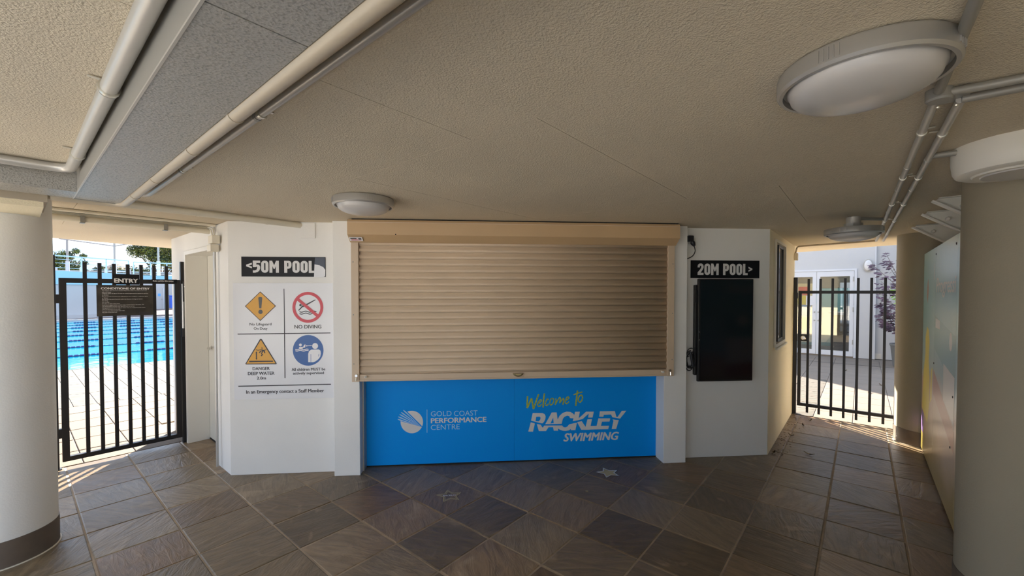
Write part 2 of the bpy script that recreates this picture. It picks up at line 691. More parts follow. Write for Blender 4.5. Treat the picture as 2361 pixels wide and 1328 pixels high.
def text_mesh(body, bold, shear, space):
    k = (body, bold, shear, space)
    if k in _txt:
        return _txt[k]
    cu = bpy.data.curves.new('lettering', 'FONT')
    cu.body = body
    cu.offset = bold
    cu.shear = shear
    cu.space_character = space
    cu.resolution_u = 3
    ob = bpy.data.objects.new('lettering', cu)
    COL.objects.link(ob)
    bpy.context.view_layer.update()
    me = bpy.data.meshes.new_from_object(ob)
    vs_ = [(v.co.x, v.co.y) for v in me.vertices]
    fs = [tuple(p.vertices) for p in me.polygons]
    fs = [f if me.polygons[i].normal.z >= 0 else tuple(reversed(f)) for i, f in enumerate(fs)]
    bpy.data.objects.remove(ob)
    bpy.data.curves.remove(cu)
    bpy.data.meshes.remove(me)
    _txt[k] = (vs_, fs)
    return _txt[k]


def add_text(mb, fr2, body, x0, x1, y0, y1, bold=0.0, shear=0.0, space=1.0):
    """letters fitted to the rectangle x0..x1, y0..y1 of a sign's face (x1 None keeps the letters' own width)"""
    v, f = text_mesh(body, min(bold, 0.0), shear, space)
    ax, bx_ = min(p[0] for p in v), max(p[0] for p in v)
    ay, by = min(p[1] for p in v), max(p[1] for p in v)
    e = max(bold, 0.0) * 1.3                      # bold: the same letters struck again a little aside
    sy = (y1 - y0) / (by - ay)
    sx = sy if x1 is None else (x1 - x0) / (bx_ - ax + 2 * e)
    hits = [(0, 0)] if e == 0 else [(-e, 0), (e, 0), (-e / 2.5, e * .4), (e / 2.5, -e * .4)]
    for ox, oy in hits:
        g = mb.lift(fr2)
        i = len(mb.v)
        mb.v += [tuple(g(x0 + (p[0] - ax + e + ox) * sx, y0 + (p[1] - ay + oy) * sy)) for p in v]
        for q in f:
            mb.f.append(tuple(i + k for k in q))
            mb.sm.append(False)
    return mb


# the photograph's lens, used to survey flat print off the plane it lies on
_fw = Vector((math.sin(YAW) * math.cos(PIT), math.cos(YAW) * math.cos(PIT), -math.sin(PIT)))
_rt = Vector((math.cos(YAW), -math.sin(YAW), 0))
_up = _rt.cross(_fw)


def survey(u, v, y):
    d = _fw * FPX + _rt * (u - CX) - _up * (v - CY)
    t = y / d.y
    return d.x * t, EYE + d.z * t


def rrect(x0, x1, y0, y1, r, n=5):
    p = []
    for cx, cy, a0 in ((x1 - r, y1 - r, 0), (x0 + r, y1 - r, 90), (x0 + r, y0 + r, 180), (x1 - r, y0 + r, 270)):
        for k in range(n + 1):
            a = R(a0 + 90 * k / n)
            p.append((cx + r * math.cos(a), cy + r * math.sin(a)))
    return p


def circ(cx, cy, r, n=40, a0=0, a1=360):
    full = abs(a1 - a0) >= 360
    m = n if full else n + 1
    return [(cx + r * math.cos(R(a0 + (a1 - a0) * k / n)), cy + r * math.sin(R(a0 + (a1 - a0) * k / n))) for k in range(m)]


# tall condensed capitals for the two pool signs, drawn in a 1-high cell
def glyph(ch):
    if ch in 'O0':
        return 0.54, [(rrect(0, .54, 0, 1, .26), [rrect(.22, .32, .20, .80, .05)])]
    if ch == 'M':
        return 0.70, [([(0, 0), (.22, 0), (.22, .55), (.31, .32), (.39, .32), (.48, .55), (.48, 0), (.70, 0), (.70, 1), (.50, 1), (.35, .62), (.20, 1), (0, 1)], [])]
    if ch == 'P':
        return 0.54, [([(0, 0), (.22, 0), (.22, .34), (.34, .34), (.45, .39), (.52, .49), (.54, .62), (.54, .76), (.51, .88), (.44, .96), (.34, 1), (0, 1)], [rrect(.22, .31, .52, .82, .04)])]
    if ch == 'L':
        return 0.44, [([(0, 0), (.44, 0), (.44, .18), (.22, .18), (.22, 1), (0, 1)], [])]
    if ch == '5':
        return 0.54, [([(0, 0), (.16, 0), (.34, .05), (.47, .17), (.54, .36), (.53, .52), (.46, .64), (.36, .68), (.26, .66), (.26, .80), (.54, .80), (.54, 1), (0, 1), (0, .46), (.20, .46), (.27, .50), (.31, .46), (.31, .34), (.26, .24), (.14, .19), (0, .19)], [])]
    if ch == '2':
        return 0.54, [([(0, 0), (.54, 0), (.54, .19), (.27, .19), (.47, .48), (.54, .64), (.54, .80), (.48, .93), (.36, 1), (.18, 1), (.06, .93), (0, .80), (0, .66), (.20, .66), (.20, .78), (.27, .82), (.33, .77), (.32, .64), (.25, .52), (0, .22)], [])]
    if ch == '<':
        return 0.42, [([(0, .52), (.42, .36), (.42, .50), (.19, .585), (.42, .67), (.42, .82), (0, .66)], [])]
    if ch == '>':
        return 0.36, [([(0, .30), (.36, .46), (.36, .58), (0, .74), (0, .60), (.19, .52), (0, .44)], [])]
    return 0.26, []


def banner_letters(fr2, s, x0, x1, y0, y1, gap=.07):
    wtot = sum(glyph(c)[0] for c in s) + gap * (len(s) - 1)
    sx, sy = (x1 - x0) / wtot, (y1 - y0)
    mb, x = MB(), 0
    for c in s:
        gw, shapes = glyph(c)
        for outer, holes in shapes:
            mb.flat(fr2, [(x0 + (x + p) * sx, y0 + q * sy) for p, q in outer],
                    [[(x0 + (x + p) * sx, y0 + q * sy) for p, q in h] for h in holes])
        x += gw + gap
    return mb


# ================================================================== THE SETTING
H = 2.36                       # ceiling height
TA0, TA, TB0, TB = .306, .4465, -.255, .4425     # tile grid along a and b
ga = lambda i: TA0 + TA * i
gb = lambda j: TB0 + TB * j

floor = struct('floor', 'brown cleft slate tiled floor laid diagonally to the shuttered counter', 'floor')
MB().prism(fab, [(-3.4, -4.2), (7.0, -4.2), (7.0, 5.935), (-3.4, 5.935)], -0.06, -0.0035).build('mortar_bed', GROUT, floor)
floor_mesh = []


def tile_mesh(wa, wb, th, m, ch=0.006, name='tile'):
    mb = MB()
    v = []
    for (e, z) in ((0, -th), (0, -ch * 0.6), (ch, 0)):
        for sx, sy in ((-1, -1), (1, -1), (1, 1), (-1, 1)):
            v.append(fab(sx * (wa / 2 - e), sy * (wb / 2 - e), z))
    me = bpy.data.meshes.new(name)
    f = [(8, 9, 10, 11)]
    for k in range(2):
        for j in range(4):
            f.append((k * 4 + j, k * 4 + (j + 1) % 4, k * 4 + 4 + (j + 1) % 4, k * 4 + 4 + j))
    me.from_pydata(v, [], f)
    me.materials.append(m)
    me.update()
    return me


def inside_kiosk(a, b, mrg=0.0):
    x, y, _ = fab(a, b, 0)
    return y > 4.07 + mrg and a > 1.27 + mrg and b > .735 + mrg


TM = tile_mesh(TA - .0085, TB - .0085, .02, SLATE)
for i in range(-4, 15):
    for j in range(-3, 14):
        ca, cb = ga(i) + TA / 2, gb(j) + TB / 2
        corners = [(ca + p * TA / 2, cb + q * TB / 2) for p in (-1, 1) for q in (-1, 1)]
        if all(inside_kiosk(*c) for c in corners):
            continue
        x, y, _ = fab(ca, cb, 0)
        depth = x * math.sin(YAW) + y * math.cos(YAW)
        if depth < 1.3 or abs(x * math.cos(YAW) - y * math.sin(YAW)) > depth * 1.25 + 0.9:
            continue
        o = bpy.data.objects.new('tile', TM)
        COL.objects.link(o)
        o.parent = floor
        o.location = (x, y, random.uniform(-.0015, .0015))
        o.rotation_euler = (random.uniform(-.004, .004), random.uniform(-.004, .004), 0)

# ---- ceiling: roof slab with textured sheets under it
ceiling = struct('ceiling', 'low cream ceiling of textured sheets above the counter', 'ceiling')
MB().prism(fab, [(-1.8, -1.2), (7.4, -1.2), (7.85, -.35), (8.28, .9), (8.6, 2.0), (8.6, 8.3), (2.7, 8.3), (1.55, 7.9), (.3, 7.47), (-1.8, 6.74)],
           H + .014, H + .40).build('roof_slab', CREAM, ceiling)
PJ = .0012
strips = [(-1.8, .32, (-1.2, 1.3, 3.3, 5.9)), (.32, 1.28, (-1.2, 1.3, 3.9, 5.9)),
          (1.28, 3.05, (-1.2, .95, 2.25, 4.6)), (3.05, 4.8, (-1.2, .4, 2.85)), (4.8, 6.9, (-1.2, 1.05))]
for a0, a1, bs in strips:
    for b0, b1 in zip(bs, bs[1:]):
        bx(fab, a0 + PJ, a1 - PJ, b0 + PJ, b1 - PJ, H, H + .014).build('ceiling_panel', CEIL, ceiling)
MB().prism(fab, [(-1.8, 5.9), (1.27, 5.9), (1.27, 6.6), (2.7, 6.6), (2.7, 8.3), (1.55, 7.9), (.3, 7.47), (-1.8, 6.74)], H, H + .014).build('soffit_panel', CEIL, ceiling)
MB().prism(fab, [(6.9, -1.2), (7.4, -1.2), (7.85, -.35), (8.28, .9), (8.6, 2.0), (8.6, 8.3), (7.14, 8.3), (7.14, 1.05), (6.9, 1.05)], H, H + .014).build('soffit_panel', CEIL, ceiling)

# ---- kiosk walls
wall_left = struct('wall_left', 'white painted wall carrying the pool safety sign, left of the shutter', 'wall')
bx(fx, -2.263, -1.297, 4.08, 4.25, 0, H).build('wall_face', WALL, wall_left)
MB().prism(fab, [(1.285, 4.492), (1.525, 4.252), (1.525, 4.85), (1.285, 4.85)], 0, H).build('wall_return', WALL, wall_left)
bx(fab, 1.27, 1.47, 4.85, 5.85, 2.165, H).build('wall_above_door', WALL, wall_left)
bx(fab, 1.27, 1.6, 5.85, 6.53, 0, H).build('wall_end', WALL, wall_left)
bx(fab, 1.6, 7.14, 6.35, 6.53, 0, H).build('wall_back', WALL, wall_left)

wall_front = struct('wall_front', 'pair of white piers framing the shuttered counter', 'wall')
bx(fx, -1.297, -1.064, 3.97, 4.30, 0, H).build('pier', WALL, wall_front, bevel=.004)
bx(fx, 1.868, 2.10, 3.98, 4.30, 0, H).build('pier', WALL, wall_front, bevel=.004)
bx(fx, -1.064, 1.868, 4.24, 4.30, 0, H).build('backing_wall', DARKGAP, wall_front)

wall_right = struct('wall_right', 'white wall with a dark screen and a sliding window, right of the shutter', 'wall')
bx(fx, 2.10, 3.055, 4.10, 4.27, 0, H).build('wall_face', WALL, wall_right)
WB0, WB1, WZ0, WZ1 = 5.35, 6.12, 1.095, 2.285       # window opening along a, and its height
MB().prism(fab, [(5.06, .735), (WB0, .735), (WB0, .90), (5.22, .90)], 0, H).build('wall_return', CREAM, wall_right)
bx(fab, WB0, WB1, .735, .90, 0, WZ0).build('wall_under_window', CREAM, wall_right)
bx(fab, WB0, WB1, .735, .90, WZ1, H).build('wall_over_window', CREAM, wall_right)
bx(fab, WB1, 7.14, .735, .90, 0, H).build('wall_end', CREAM, wall_right)
bx(fab, 6.98, 7.14, .90, 6.35, 0, H).build('wall_back', CREAM, wall_right)

# mural wall on the right, behind the columns
wall_side = struct('wall_side', 'shaded wall behind the printed mural boards on the right', 'wall')
bx(fab, -.3, 7.4, -.98, -.86, 0, H).build('wall_face', CREAM, wall_side)

# sliding window in the right wall
win = struct('window_1', 'sliding window with dark glass in the cream wall beside the right gate', 'window')
f = MB()
f.box(fab, WB0, WB1, .715, .79, WZ0, WZ0 + .035)
f.box(fab, WB0, WB1, .715, .79, WZ1 - .03, WZ1)
f.box(fab, WB0, WB0 + .03, .715, .79, WZ0 + .035, WZ1 - .03)
f.box(fab, WB1 - .03, WB1, .715, .79, WZ0 + .035, WZ1 - .03)
f.build('window_frame', CREAMPIPE, win)
for k, (a0, a1, bb) in enumerate(((WB0 + .03, 5.77, .765), (5.71, WB1 - .03, .740))):
    s = MB()
    s.box(fab, a0, a0 + .03, bb, bb + .02, WZ0 + .035, WZ1 - .03)
    s.box(fab, a1 - .03, a1, bb, bb + .02, WZ0 + .035, WZ1 - .03)
    s.box(fab, a0 + .03, a1 - .03, bb, bb + .02, WZ0 + .035, WZ0 + .065)
    s.box(fab, a0 + .03, a1 - .03, bb, bb + .02, WZ1 - .06, WZ1 - .03)
    s = s.build('sash', mat('bronze_sash', (.06, .055, .045), .4), win)
    bx(fab, a0 + .03, a1 - .03, bb + .008, bb + .012, WZ0 + .065, WZ1 - .06).build('pane', WINGLASS, s)
bx(fab, WB0 - .02, WB1 + .02, .695, .72, WZ0 - .02, WZ0).build('sill', CREAMPIPE, win)
bx(fab, 5.8, WB1 - .03, .80, .806, 1.62, WZ1 - .05).build('blind', WHITEPLASTIC, win)
bx(fab, WB0, WB1, .892, .898, WZ0, WZ1).build('dark_interior', DARKGAP, win)

# service door in its recess on the left
door = struct('door_1', 'recessed cream service door beside the left gate', 'door')
bx(fab, 1.455, 1.495, 4.90, 5.80, .02, 2.12).build('door_leaf', DOORM, door)
fr_ = MB()
fr_.box(fab, 1.245, 1.455, 5.80, 5.85, 0, 2.165)
fr_.box(fab, 1.28, 1.455, 4.85, 4.90, 0, 2.165)
fr_.box(fab, 1.245, 1.455, 4.90, 5.80, 2.12, 2.165)
fr_.build('door_frame', WHITEPLASTIC, door, bevel=.004)
hd = MB().lathe([(.026, 0), (.026, .008), (.012, .012), (.012, .045)], fab(1.455, 5.68, 1.07), 16, axis=fab(-1, 0, 0)).build('handle_rose', CHROME, door)
MB().tube([fab(1.415, 5.68, 1.07), fab(1.413, 5.62, 1.07), fab(1.412, 5.57, 1.065)], .009, 10).build('lever', CHROME, hd)
bx(fab, 1.452, 1.456, 4.90, 5.80, 0, .018).build('threshold_gap', DARKGAP, door)

# ---- columns
def column(ca, cb, r, label, paint=COLUMN):
    x, y, _ = fab(ca, cb, 0)
    o = struct('column', label, 'column')
    o.location = (x, y, 0)
    MB().lathe([(r, .17), (r, H)], (x, y, 0), 64).build('shaft', paint, o)
    MB().lathe([(r + .004, 0.0), (r + .004, .17)], (x, y, 0), 64).build('base_band', BAND, o)
    MB().lathe([(r + .012, 0.0), (r + .012, .006)], (x, y, 0), 64).build('sealant_bead', CREAMPIPE, o)
    return o


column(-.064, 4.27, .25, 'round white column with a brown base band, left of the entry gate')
column(6.6, -.575, .27, 'round cream column at the end of the mural, catching sun beside the right gate', SHADETAN)
column(3.4, -.69, .27, 'large shaded round column nearest the camera, beside the mural boards', SHADETAN)

# ---- dropped beam, upper left
beam = struct('beam', 'grey speckled boxed beam crossing the ceiling at upper left', 'beam')
ZB = 2.245
for b0, b1 in ((-.2, .95), (.95, 3.50)):
    bx(fab, .237, .43, b0 + .002, b1 - .002, ZB, H).build('beam_panel', BEAMM, beam)
bx(fab, -1.8, .235, 3.27, 3.50, ZB, H).build('cross_beam_panel', BEAMM, beam)
bx(fab, .2335, .239, -.2, 3.50, ZB - .002, ZB + .004).build('corner_trim', STEEL, beam)
bx(fab, .2345, .2368, -.2, 3.268, ZB + .005, H).build('side_plate', DARKSTEEL, beam)
bx(fab, .235, .43, 3.50, 3.506, ZB - .003, ZB + .05).build('end_trim', DARKSTEEL, beam)
cap = struct('trim_1', 'stepped cream bulkhead over the left column', 'trim')
bx(fab, -1.8, .125, 3.62, 4.1, 2.19, 2.222).build('lower_step', CREAM, cap)
bx(fab, -1.8, .14, 3.60, 4.1, 2.222, H).build('upper_step', TANPIPE, cap)

# ================================================================== THE SHUTTER AND COUNTER
sh = thing('roller_shutter', 'tan ribbed roller shutter closed over the kiosk counter', 'shutter', (.41, 3.95, .88))
# boxed hood with a sloped lower edge
prof = [(0, H - .012), (0, 2.16), (-.07, 2.155), (-.155, 2.215), (-.155, H - .03), (-.145, H - .012)]
hood = MB().sweep(prof, (-1.118, 3.965, 0), (0, 1, 0), (0, 0, 1), (3.055, 0, 0)).build('hood', SHUTBOX, sh)
bx(fx, -1.118, 1.937, 3.806, 3.812, 2.322, 2.327).build('hood_seam', SHUT, hood)
st = MB().quadbox([(-1.108, 3.8245, 2.193), (-.995, 3.8245, 2.193), (-.995, 3.8635, 2.166), (-1.108, 3.8635, 2.166),
                   (-1.108, 3.822, 2.190), (-.995, 3.822, 2.190), (-.995, 3.861, 2.163), (-1.108, 3.861, 2.163)]).build('sticker', SIGNWHITE, hood)
st['label'] = 'small white installer sticker'
on_h = lambda x, t: (x, 3.8215 + t * .039 - .0004, 2.1895 - t * .027 - .0006)
for x0, x1, t0, t1, mm in ((-1.098, -1.045, .18, .42, INK), (-1.092, -1.035, .52, .64, RED), (-1.03, -1.004, .20, .55, INK), (-1.095, -1.01, .74, .82, RED)):
    q = MB()
    q.v += [on_h(x0, t1), on_h(x1, t1), on_h(x1, t0), on_h(x0, t0)]
    q.f.append((0, 1, 2, 3))
    q.sm.append(False)
    q.build('sticker_print', mm, hood)
MB().lathe([(.006, 0), (.005, .003)], (-.70, 3.81, 2.22), 10, axis=(0, -1, 0)).build('screw', DARKGAP, hood)
for x0, x1 in ((-1.118, -1.052), (1.872, 1.938)):
    g = MB()
    g.box(fx, x0, x1, 3.915, 3.968, .885, 2.16)
    g = g.build('guide_rail', SHUT, sh, bevel=.003)
    for zz in (1.05, 1.5, 1.98):
        MB().lathe([(.006, 0), (.004, .003)], ((x0 + x1) / 2 - .015 * (1 if x0 < 0 else -1), 3.915, zz), 10, axis=(0, -1, 0)).build('screw', DARKSTEEL, g)
# slats: convex profile with a rolled hook at the lower edge
PIT_S = .0618
sp = []
for k in range(9):
    t = k / 8
    sp.append((-.004 - .013 * math.sin(math.pi * min(1, t * 1.05) ** .8), .006 + t * (PIT_S - .012)))
sp = [(.004, .006)] + sp + [(-.002, PIT_S - .004), (-.002, PIT_S), (.004, PIT_S)]
slat0 = MB().sweep(sp, (-1.058, 3.945, .952), (0, 1, 0), (0, 0, 1), (2.936, 0, 0)).build('slat', SHUT, sh)
lip = MB().sweep([(-.006, .0), (.004, 0), (.004, .006), (-.006, .005)], (-1.058, 3.945, .952), (0, 1, 0), (0, 0, 1), (2.936, 0, 0)).build('slat_lip', SHUT, slat0)
for o in (slat0, lip):
    for p in o.data.polygons:
        p.use_smooth = len(p.vertices) == 4
for k in range(1, 20):
    o = slat0.copy()
    COL.objects.link(o)
    o.parent = sh
    o.location.z = slat0.location.z + k * PIT_S
    q = lip.copy()
    COL.objects.link(q)
    q.parent = o
bar = bx(fx, -1.058, 1.878, 3.925, 3.958, .885, .950).build('bottom_bar', SHUT, sh, bevel=.003)
bx(fx, -1.058, 1.878, 3.918, 3.93, .890, .902).build('bar_ridge', SHUT, bar)
# half-cup pull
cup = MB()
n = 14
for k in range(n + 1):
    a = math.pi + math.pi * k / n
    for rr, dy in ((1.0, 0.0), (.86, .030), (.55, .040)):
        cup.v.append((.408 + .052 * rr * math.cos(a), 3.925 - dy, .942 + .036 * rr * math.sin(a)))
for k in range(n):
    for j in range(2):
        a = k * 3 + j
        cup.f.append((a, a + 3, a + 4, a + 1))
        cup.sm.append(True)
ctr = len(cup.v)
cup.v.append((.408, 3.885, .938))
for k in range(n):
    cup.f.append((k * 3 + 2, k * 3 + 5, ctr))
    cup.sm.append(True)
cup.build('cup_handle', BRASS, sh)
for x in (-.993, 1.82):
    MB().tube([(x, 3.925, .930), (x, 3.90, .930), (x + .008, 3.89, .935)], .010, 10).build('pull_knob', WHITEPLASTIC, sh)
for x in (-1.074, 1.893):
    b_ = MB()
    b_.tube([(x, 3.915, .945), (x, 3.895, .945)], .012, 12)
    b_.tube([(x, 3.895, .93), (x, 3.893, .90)], .007, 8)
    b_.build('lock_pin', CHROME, sh)
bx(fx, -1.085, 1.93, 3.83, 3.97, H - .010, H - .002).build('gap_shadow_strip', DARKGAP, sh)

# blue printed counter front
PY_ = 4.155
cp = thing('counter_panel', 'blue printed counter front under the roller shutter', 'counter', (.4, PY_, 0))
SEAM = survey(1186, 900, PY_)[0]
for x0, x1 in ((-1.062, SEAM - .0008), (SEAM + .0008, 1.867)):
    bx(fx, x0, x1, PY_, PY_ + .03, .012, .91).build('blue_board', BLUE, cp)
bx(fx, -1.062, 1.867, PY_ - .004, PY_ + .03, 0, .012).build('base_strip', DARKGAP, cp)
bx(fx, -1.064, -1.052, PY_ - .09, PY_, 0, .91).build('edge_trim', STEEL, cp)


def on_panel(x, z, d=.0015):
    return (x, PY_ - d, z)


def zt(scale, ox, oy, y, pts):
    return [survey(ox + px / scale, oy + py / scale, y) for px, py in pts]


# -- logo with five rays in a disc
def lg(pts):
    return zt(18.976, 905, 935, PY_, pts)


cx0, cy0, r0 = 845, 718, 490
arc = lambda a0, a1, n=26: [(cx0 + r0 * math.cos(R(a0 + (a1 - a0) * k / n)), cy0 + r0 * math.sin(R(a0 + (a1 - a0) * k / n))) for k in range(n + 1)]
m_ = MB()
m_.flat(on_panel, lg(arc(-113, 22)))
m_.flat(on_panel, lg(arc(26, 184)))
m_.build('disc_emblem', WHITEPRINT, cp)
for (tx, ty) in ((480, 200), (385, 295), (315, 385), (255, 490), (235, 600)):
    q = MB()
    d = Vector((1245 - tx, 912 - ty)).normalized()
    h = Vector((-d.y, d.x))
    t0 = Vector((tx, ty))
    e0 = Vector((1245, 912))
    p1, p2 = t0 + d * 110 + h * 26, t0 + d * 110 - h * 26
    q.flat(on_panel, lg([tuple(t0 - h * 14), tuple(p2), tuple(e0), tuple(p1), tuple(t0 + h * 14)]))
    q.build('emblem_ray', PALEBLUE, cp)
m_ = MB()
m_.flat(on_panel, lg([(1500, 172), (1523, 172), (1523, 1185), (1500, 1185)]))
m_.build('divider_line', PALEBLUE, cp)
g1 = lambda px, py: survey(890 + px / 8.744, 900 + py / 8.744, PY_)
for body, px0, px1, pt, pb, bold, mt in (('GOLD', 905, 1320, 418, 520, -.006, PALEBLUE), ('COAST', 1372, 1845, 406, 512, -.006, PALEBLUE), ('PERFORMANCE', 905, 2025, 548, 648, .022, WHITEPRINT), ('CENTRE', 905, 1485, 688, 790, -.006, PALEBLUE)):
    (xa, za), (xb, zb) = g1(px0, pb), g1(px1, pt)
    zb2 = g1((px0 + px1) / 2, pt)[1]
    za2 = g1((px0 + px1) / 2, pb)[1]
    add_text(MB(), on_panel, body, xa, xb, za2, zb2, bold).build('venue_lettering', mt, cp)

# -- brush script
WEL = [([(215, 370), (203, 560), (205, 735)], 46), ([(205, 735), (270, 580), (335, 435)], 46), ([(335, 435), (365, 600), (392, 760)], 46), ([(392, 760), (470, 540), (550, 310)], 46),
       ([(530, 600), (590, 560), (638, 510), (625, 480), (590, 490), (540, 550), (512, 630), (540, 680), (590, 672), (640, 615)], 30),
       ([(725, 290), (700, 450), (688, 600), (685, 710)], 44),
       ([(850, 475), (820, 455), (785, 500), (755, 580), (755, 640), (790, 655), (825, 635), (850, 600)], 32),
       ([(945, 430), (905, 490), (882, 580), (910, 645), (965, 610), (1008, 530), (1000, 455), (945, 430)], 32),
       ([(1072, 440), (1076, 520), (1050, 630)], 34), ([(1050, 630), (1120, 500), (1190, 400)], 32), ([(1190, 400), (1212, 440), (1185, 580)], 34), ([(1185, 580), (1240, 500), (1300, 430)], 32), ([(1300, 430), (1308, 480), (1282, 630)], 36),
       ([(1370, 505), (1430, 470), (1468, 420), (1450, 388), (1400, 410), (1352, 500), (1352, 570), (1390, 600), (1440, 570), (1470, 530)], 30),
       ([(1725, 200), (1700, 400), (1670, 665)], 46), ([(1605, 328), (1740, 276), (1870, 245)], 34),
       ([(1840, 335), (1780, 370), (1742, 460), (1752, 530), (1795, 555), (1850, 510), (1880, 420), (1860, 350), (1830, 335)], 34)]
q = MB()
sc_w = 13.117
pxm = (survey(1300, 930, PY_)[0] - survey(1200, 930, PY_)[0]) / 100
for pts, wd in WEL:
    q.stroke(on_panel, zt(sc_w, 1200, 885, PY_, pts), wd / sc_w * pxm)
q.build('brush_lettering', LIME, cp)

# -- sliced italic word
RK = [([(180, 120), (400, 120), (450, 145), (472, 195), (465, 255), (440, 310), (405, 352), (370, 352), (250, 320), (142, 292)], [[(258, 205), (335, 200), (360, 228), (346, 275), (315, 310), (243, 305)]]),
      ([(610, 108), (722, 105), (745, 270), (742, 366), (465, 372)], [[(580, 358), (642, 222), (655, 352)]]),
      ([(722, 366), (742, 270), (790, 180), (860, 118), (950, 88), (1030, 95), (1090, 128), (1122, 165), (1108, 240), (1025, 235), (1010, 192), (960, 178), (900, 205), (862, 250), (835, 362)], []),
      ([(1140, 92), (1248, 90), (1220, 240), (1290, 180), (1390, 90), (1565, 88), (1535, 220), (1436, 225), (1450, 130), (1310, 255), (1200, 285), (1088, 305)], []),
      ([(1702, 82), (2040, 75), (2060, 150), (2078, 208), (2100, 212), (2200, 70), (2302, 67), (2160, 245), (1985, 215), (1955, 152), (1790, 160), (1780, 205), (1688, 200)], []),
      ([(135, 330), (228, 356), (185, 540), (78, 540)], []),
      ([(272, 368), (358, 384), (405, 455), (440, 405), (560, 405), (480, 528), (318, 528)], []),
      ([(440, 405), (845, 402), (870, 438), (500, 442)], []),
      ([(640, 438), (745, 438), (757, 520), (657, 520)], []),
      ([(742, 438), (845, 404), (880, 440), (920, 447), (960, 430), (1010, 375), (1100, 355), (1090, 430), (1050, 475), (1000, 510), (930, 525), (860, 520), (800, 500), (752, 470)], []),
      ([(1085, 358), (1182, 338), (1145, 508), (1040, 508)], []),
      ([(1185, 325), (1290, 305), (1385, 445), (1365, 500), (1280, 500)], []),
      ([(1420, 262), (1523, 258), (1490, 412), (1470, 498), (1362, 500)], []),
      ([(1380, 440), (1490, 412), (1910, 408), (1890, 482), (1300, 500)], []),
      ([(1668, 240), (1936, 240), (1920, 312), (1750, 315), (1725, 415), (1626, 420)], []),
      ([(1990, 262), (2065, 275), (2130, 280), (2070, 480), (1970, 482), (2010, 300)], [])]
q = MB()
for outer, holes in RK:
    o2 = zt(9.8375, 1210, 940, PY_, outer)
    q.flat(on_panel, o2, [zt(9.8375, 1210, 940, PY_, h) for h in holes])
q.build('sliced_lettering', WHITEPRINT, cp)
s1 = lambda px, py: survey(1210 + px / 9.8375, 940 + py / 9.8375, PY_)
(xa, _), (xb, _) = s1(875, 650), s1(2135, 650)
za, zb = s1(1500, 745)[1], s1(1500, 565)[1]
add_text(MB(), on_panel, 'SWIMMING', xa, xb, za, zb, .03, .25).build('lower_lettering', WHITEPRINT, cp)

# ================================================================== SIGNS ON THE WHITE WALLS
sg = thing('pool_sign', 'long black sign reading <50M POOL with a torn white patch at its right end', 'sign', (-1.77, 4.08, 1.94))
YF = 4.074
bx(fx, -2.146, -1.396, YF, 4.0795, 1.850, 2.034).build('sign_face', BLACKSIGN, sg)
f50 = lambda x, z: (x, YF - .0015, z)
k3 = lambda px: survey(550 + px / 11.243, 615, YF)[0]
banner_letters(f50, '<50M POOL', k3(200), k3(1972), 1.886, 1.998).build('lettering', LETTER, sg)
p_ = MB()
p_.flat(lambda x, z: (x, YF - .002, z), [(-1.500, 1.848), (-1.412, 1.846), (-1.398, 1.858), (-1.397, 1.915), (-1.415, 1.940), (-1.450, 1.958), (-1.494, 1.966)])
p_.build('torn_patch', SIGNWHITE, sg)
p_ = MB()
p_.flat(lambda x, z: (x, YF - .0018, z), [(-1.496, 1.96), (-1.45, 1.955), (-1.40, 1.92), (-1.397, 2.03), (-1.488, 2.03)])
p_.build('peeled_film', mat('peeled_grey_film', (0.06, 0.065, 0.085), .2), sg)

sg = thing('pool_sign', 'long black sign reading 20M POOL> above the dark screen', 'sign', (2.57, 4.10, 1.94))
YG = 4.094
bx(fx, 2.197, 2.94, YG, 4.0995, 1.850, 2.032).build('sign_face', BLACKSIGN, sg)
k4 = lambda px: survey(1585 + px / 13.49, 620, YG)[0]
banner_letters(lambda x, z: (x, YG - .0015, z), '20M POOL>', k4(315), k4(2015), 1.882, 1.999).build('lettering', LETTER, sg)

# safety notice
YS = 4.073
sn = thing('safety_sign', 'large white pool safety sign with four warning symbols', 'sign', (-1.77, 4.08, 1.25))
bx(fx, -2.222, -1.325, YS, 4.0795, .707, 1.791).build('sign_board', SIGNWHITE, sn)
sz = lambda px, py: survey(530 + px / 4.58, 640 + py / 4.58, YS)
on_s = lambda d: (lambda x, z: (x, YS - d, z))
P = lambda pts: [sz(*p) for p in pts]


def sflat(name, m, shapes, d=.0012):
    q = MB()
    for s in shapes:
        if isinstance(s, tuple):
            q.flat(on_s(d), P(s[0]), [P(h) for h in s[1]])
        else:
            q.flat(on_s(d), P(s))
    return q.build(name, m, sn)


line = lambda x0, y0, x1, y1, w_: [(x0, y0), (x1, y1), (x1 + (w_ if x0 == x1 else 0), y1 + (0 if x0 == x1 else w_)), (x0 + (w_ if x0 == x1 else 0), y0 + (0 if x0 == x1 else w_))]
sflat('rule_line', INK, [[(568, 118), (576, 118), (588, 1062), (578, 1062)]])
sflat('rule_line', INK, [[(82, 592), (1063, 580), (1063, 589), (82, 602)]])
sflat('rule_line', INK, [[(90, 1142), (1068, 1121), (1068, 1131), (90, 1153)]])
# diamond
sflat('diamond_border', INK, [[(322, 146), (488, 300), (322, 458), (159, 302)]])
sflat('diamond_symbol', AMBER, [[(322, 155), (478, 300), (322, 449), (169, 302)]], .0018)
sflat('exclamation_mark', GREYINK, [[(301, 212), (312, 205), (333, 205), (344, 212), (334, 325), (312, 325)], circ(325, 362, 23, 20)], .0024)
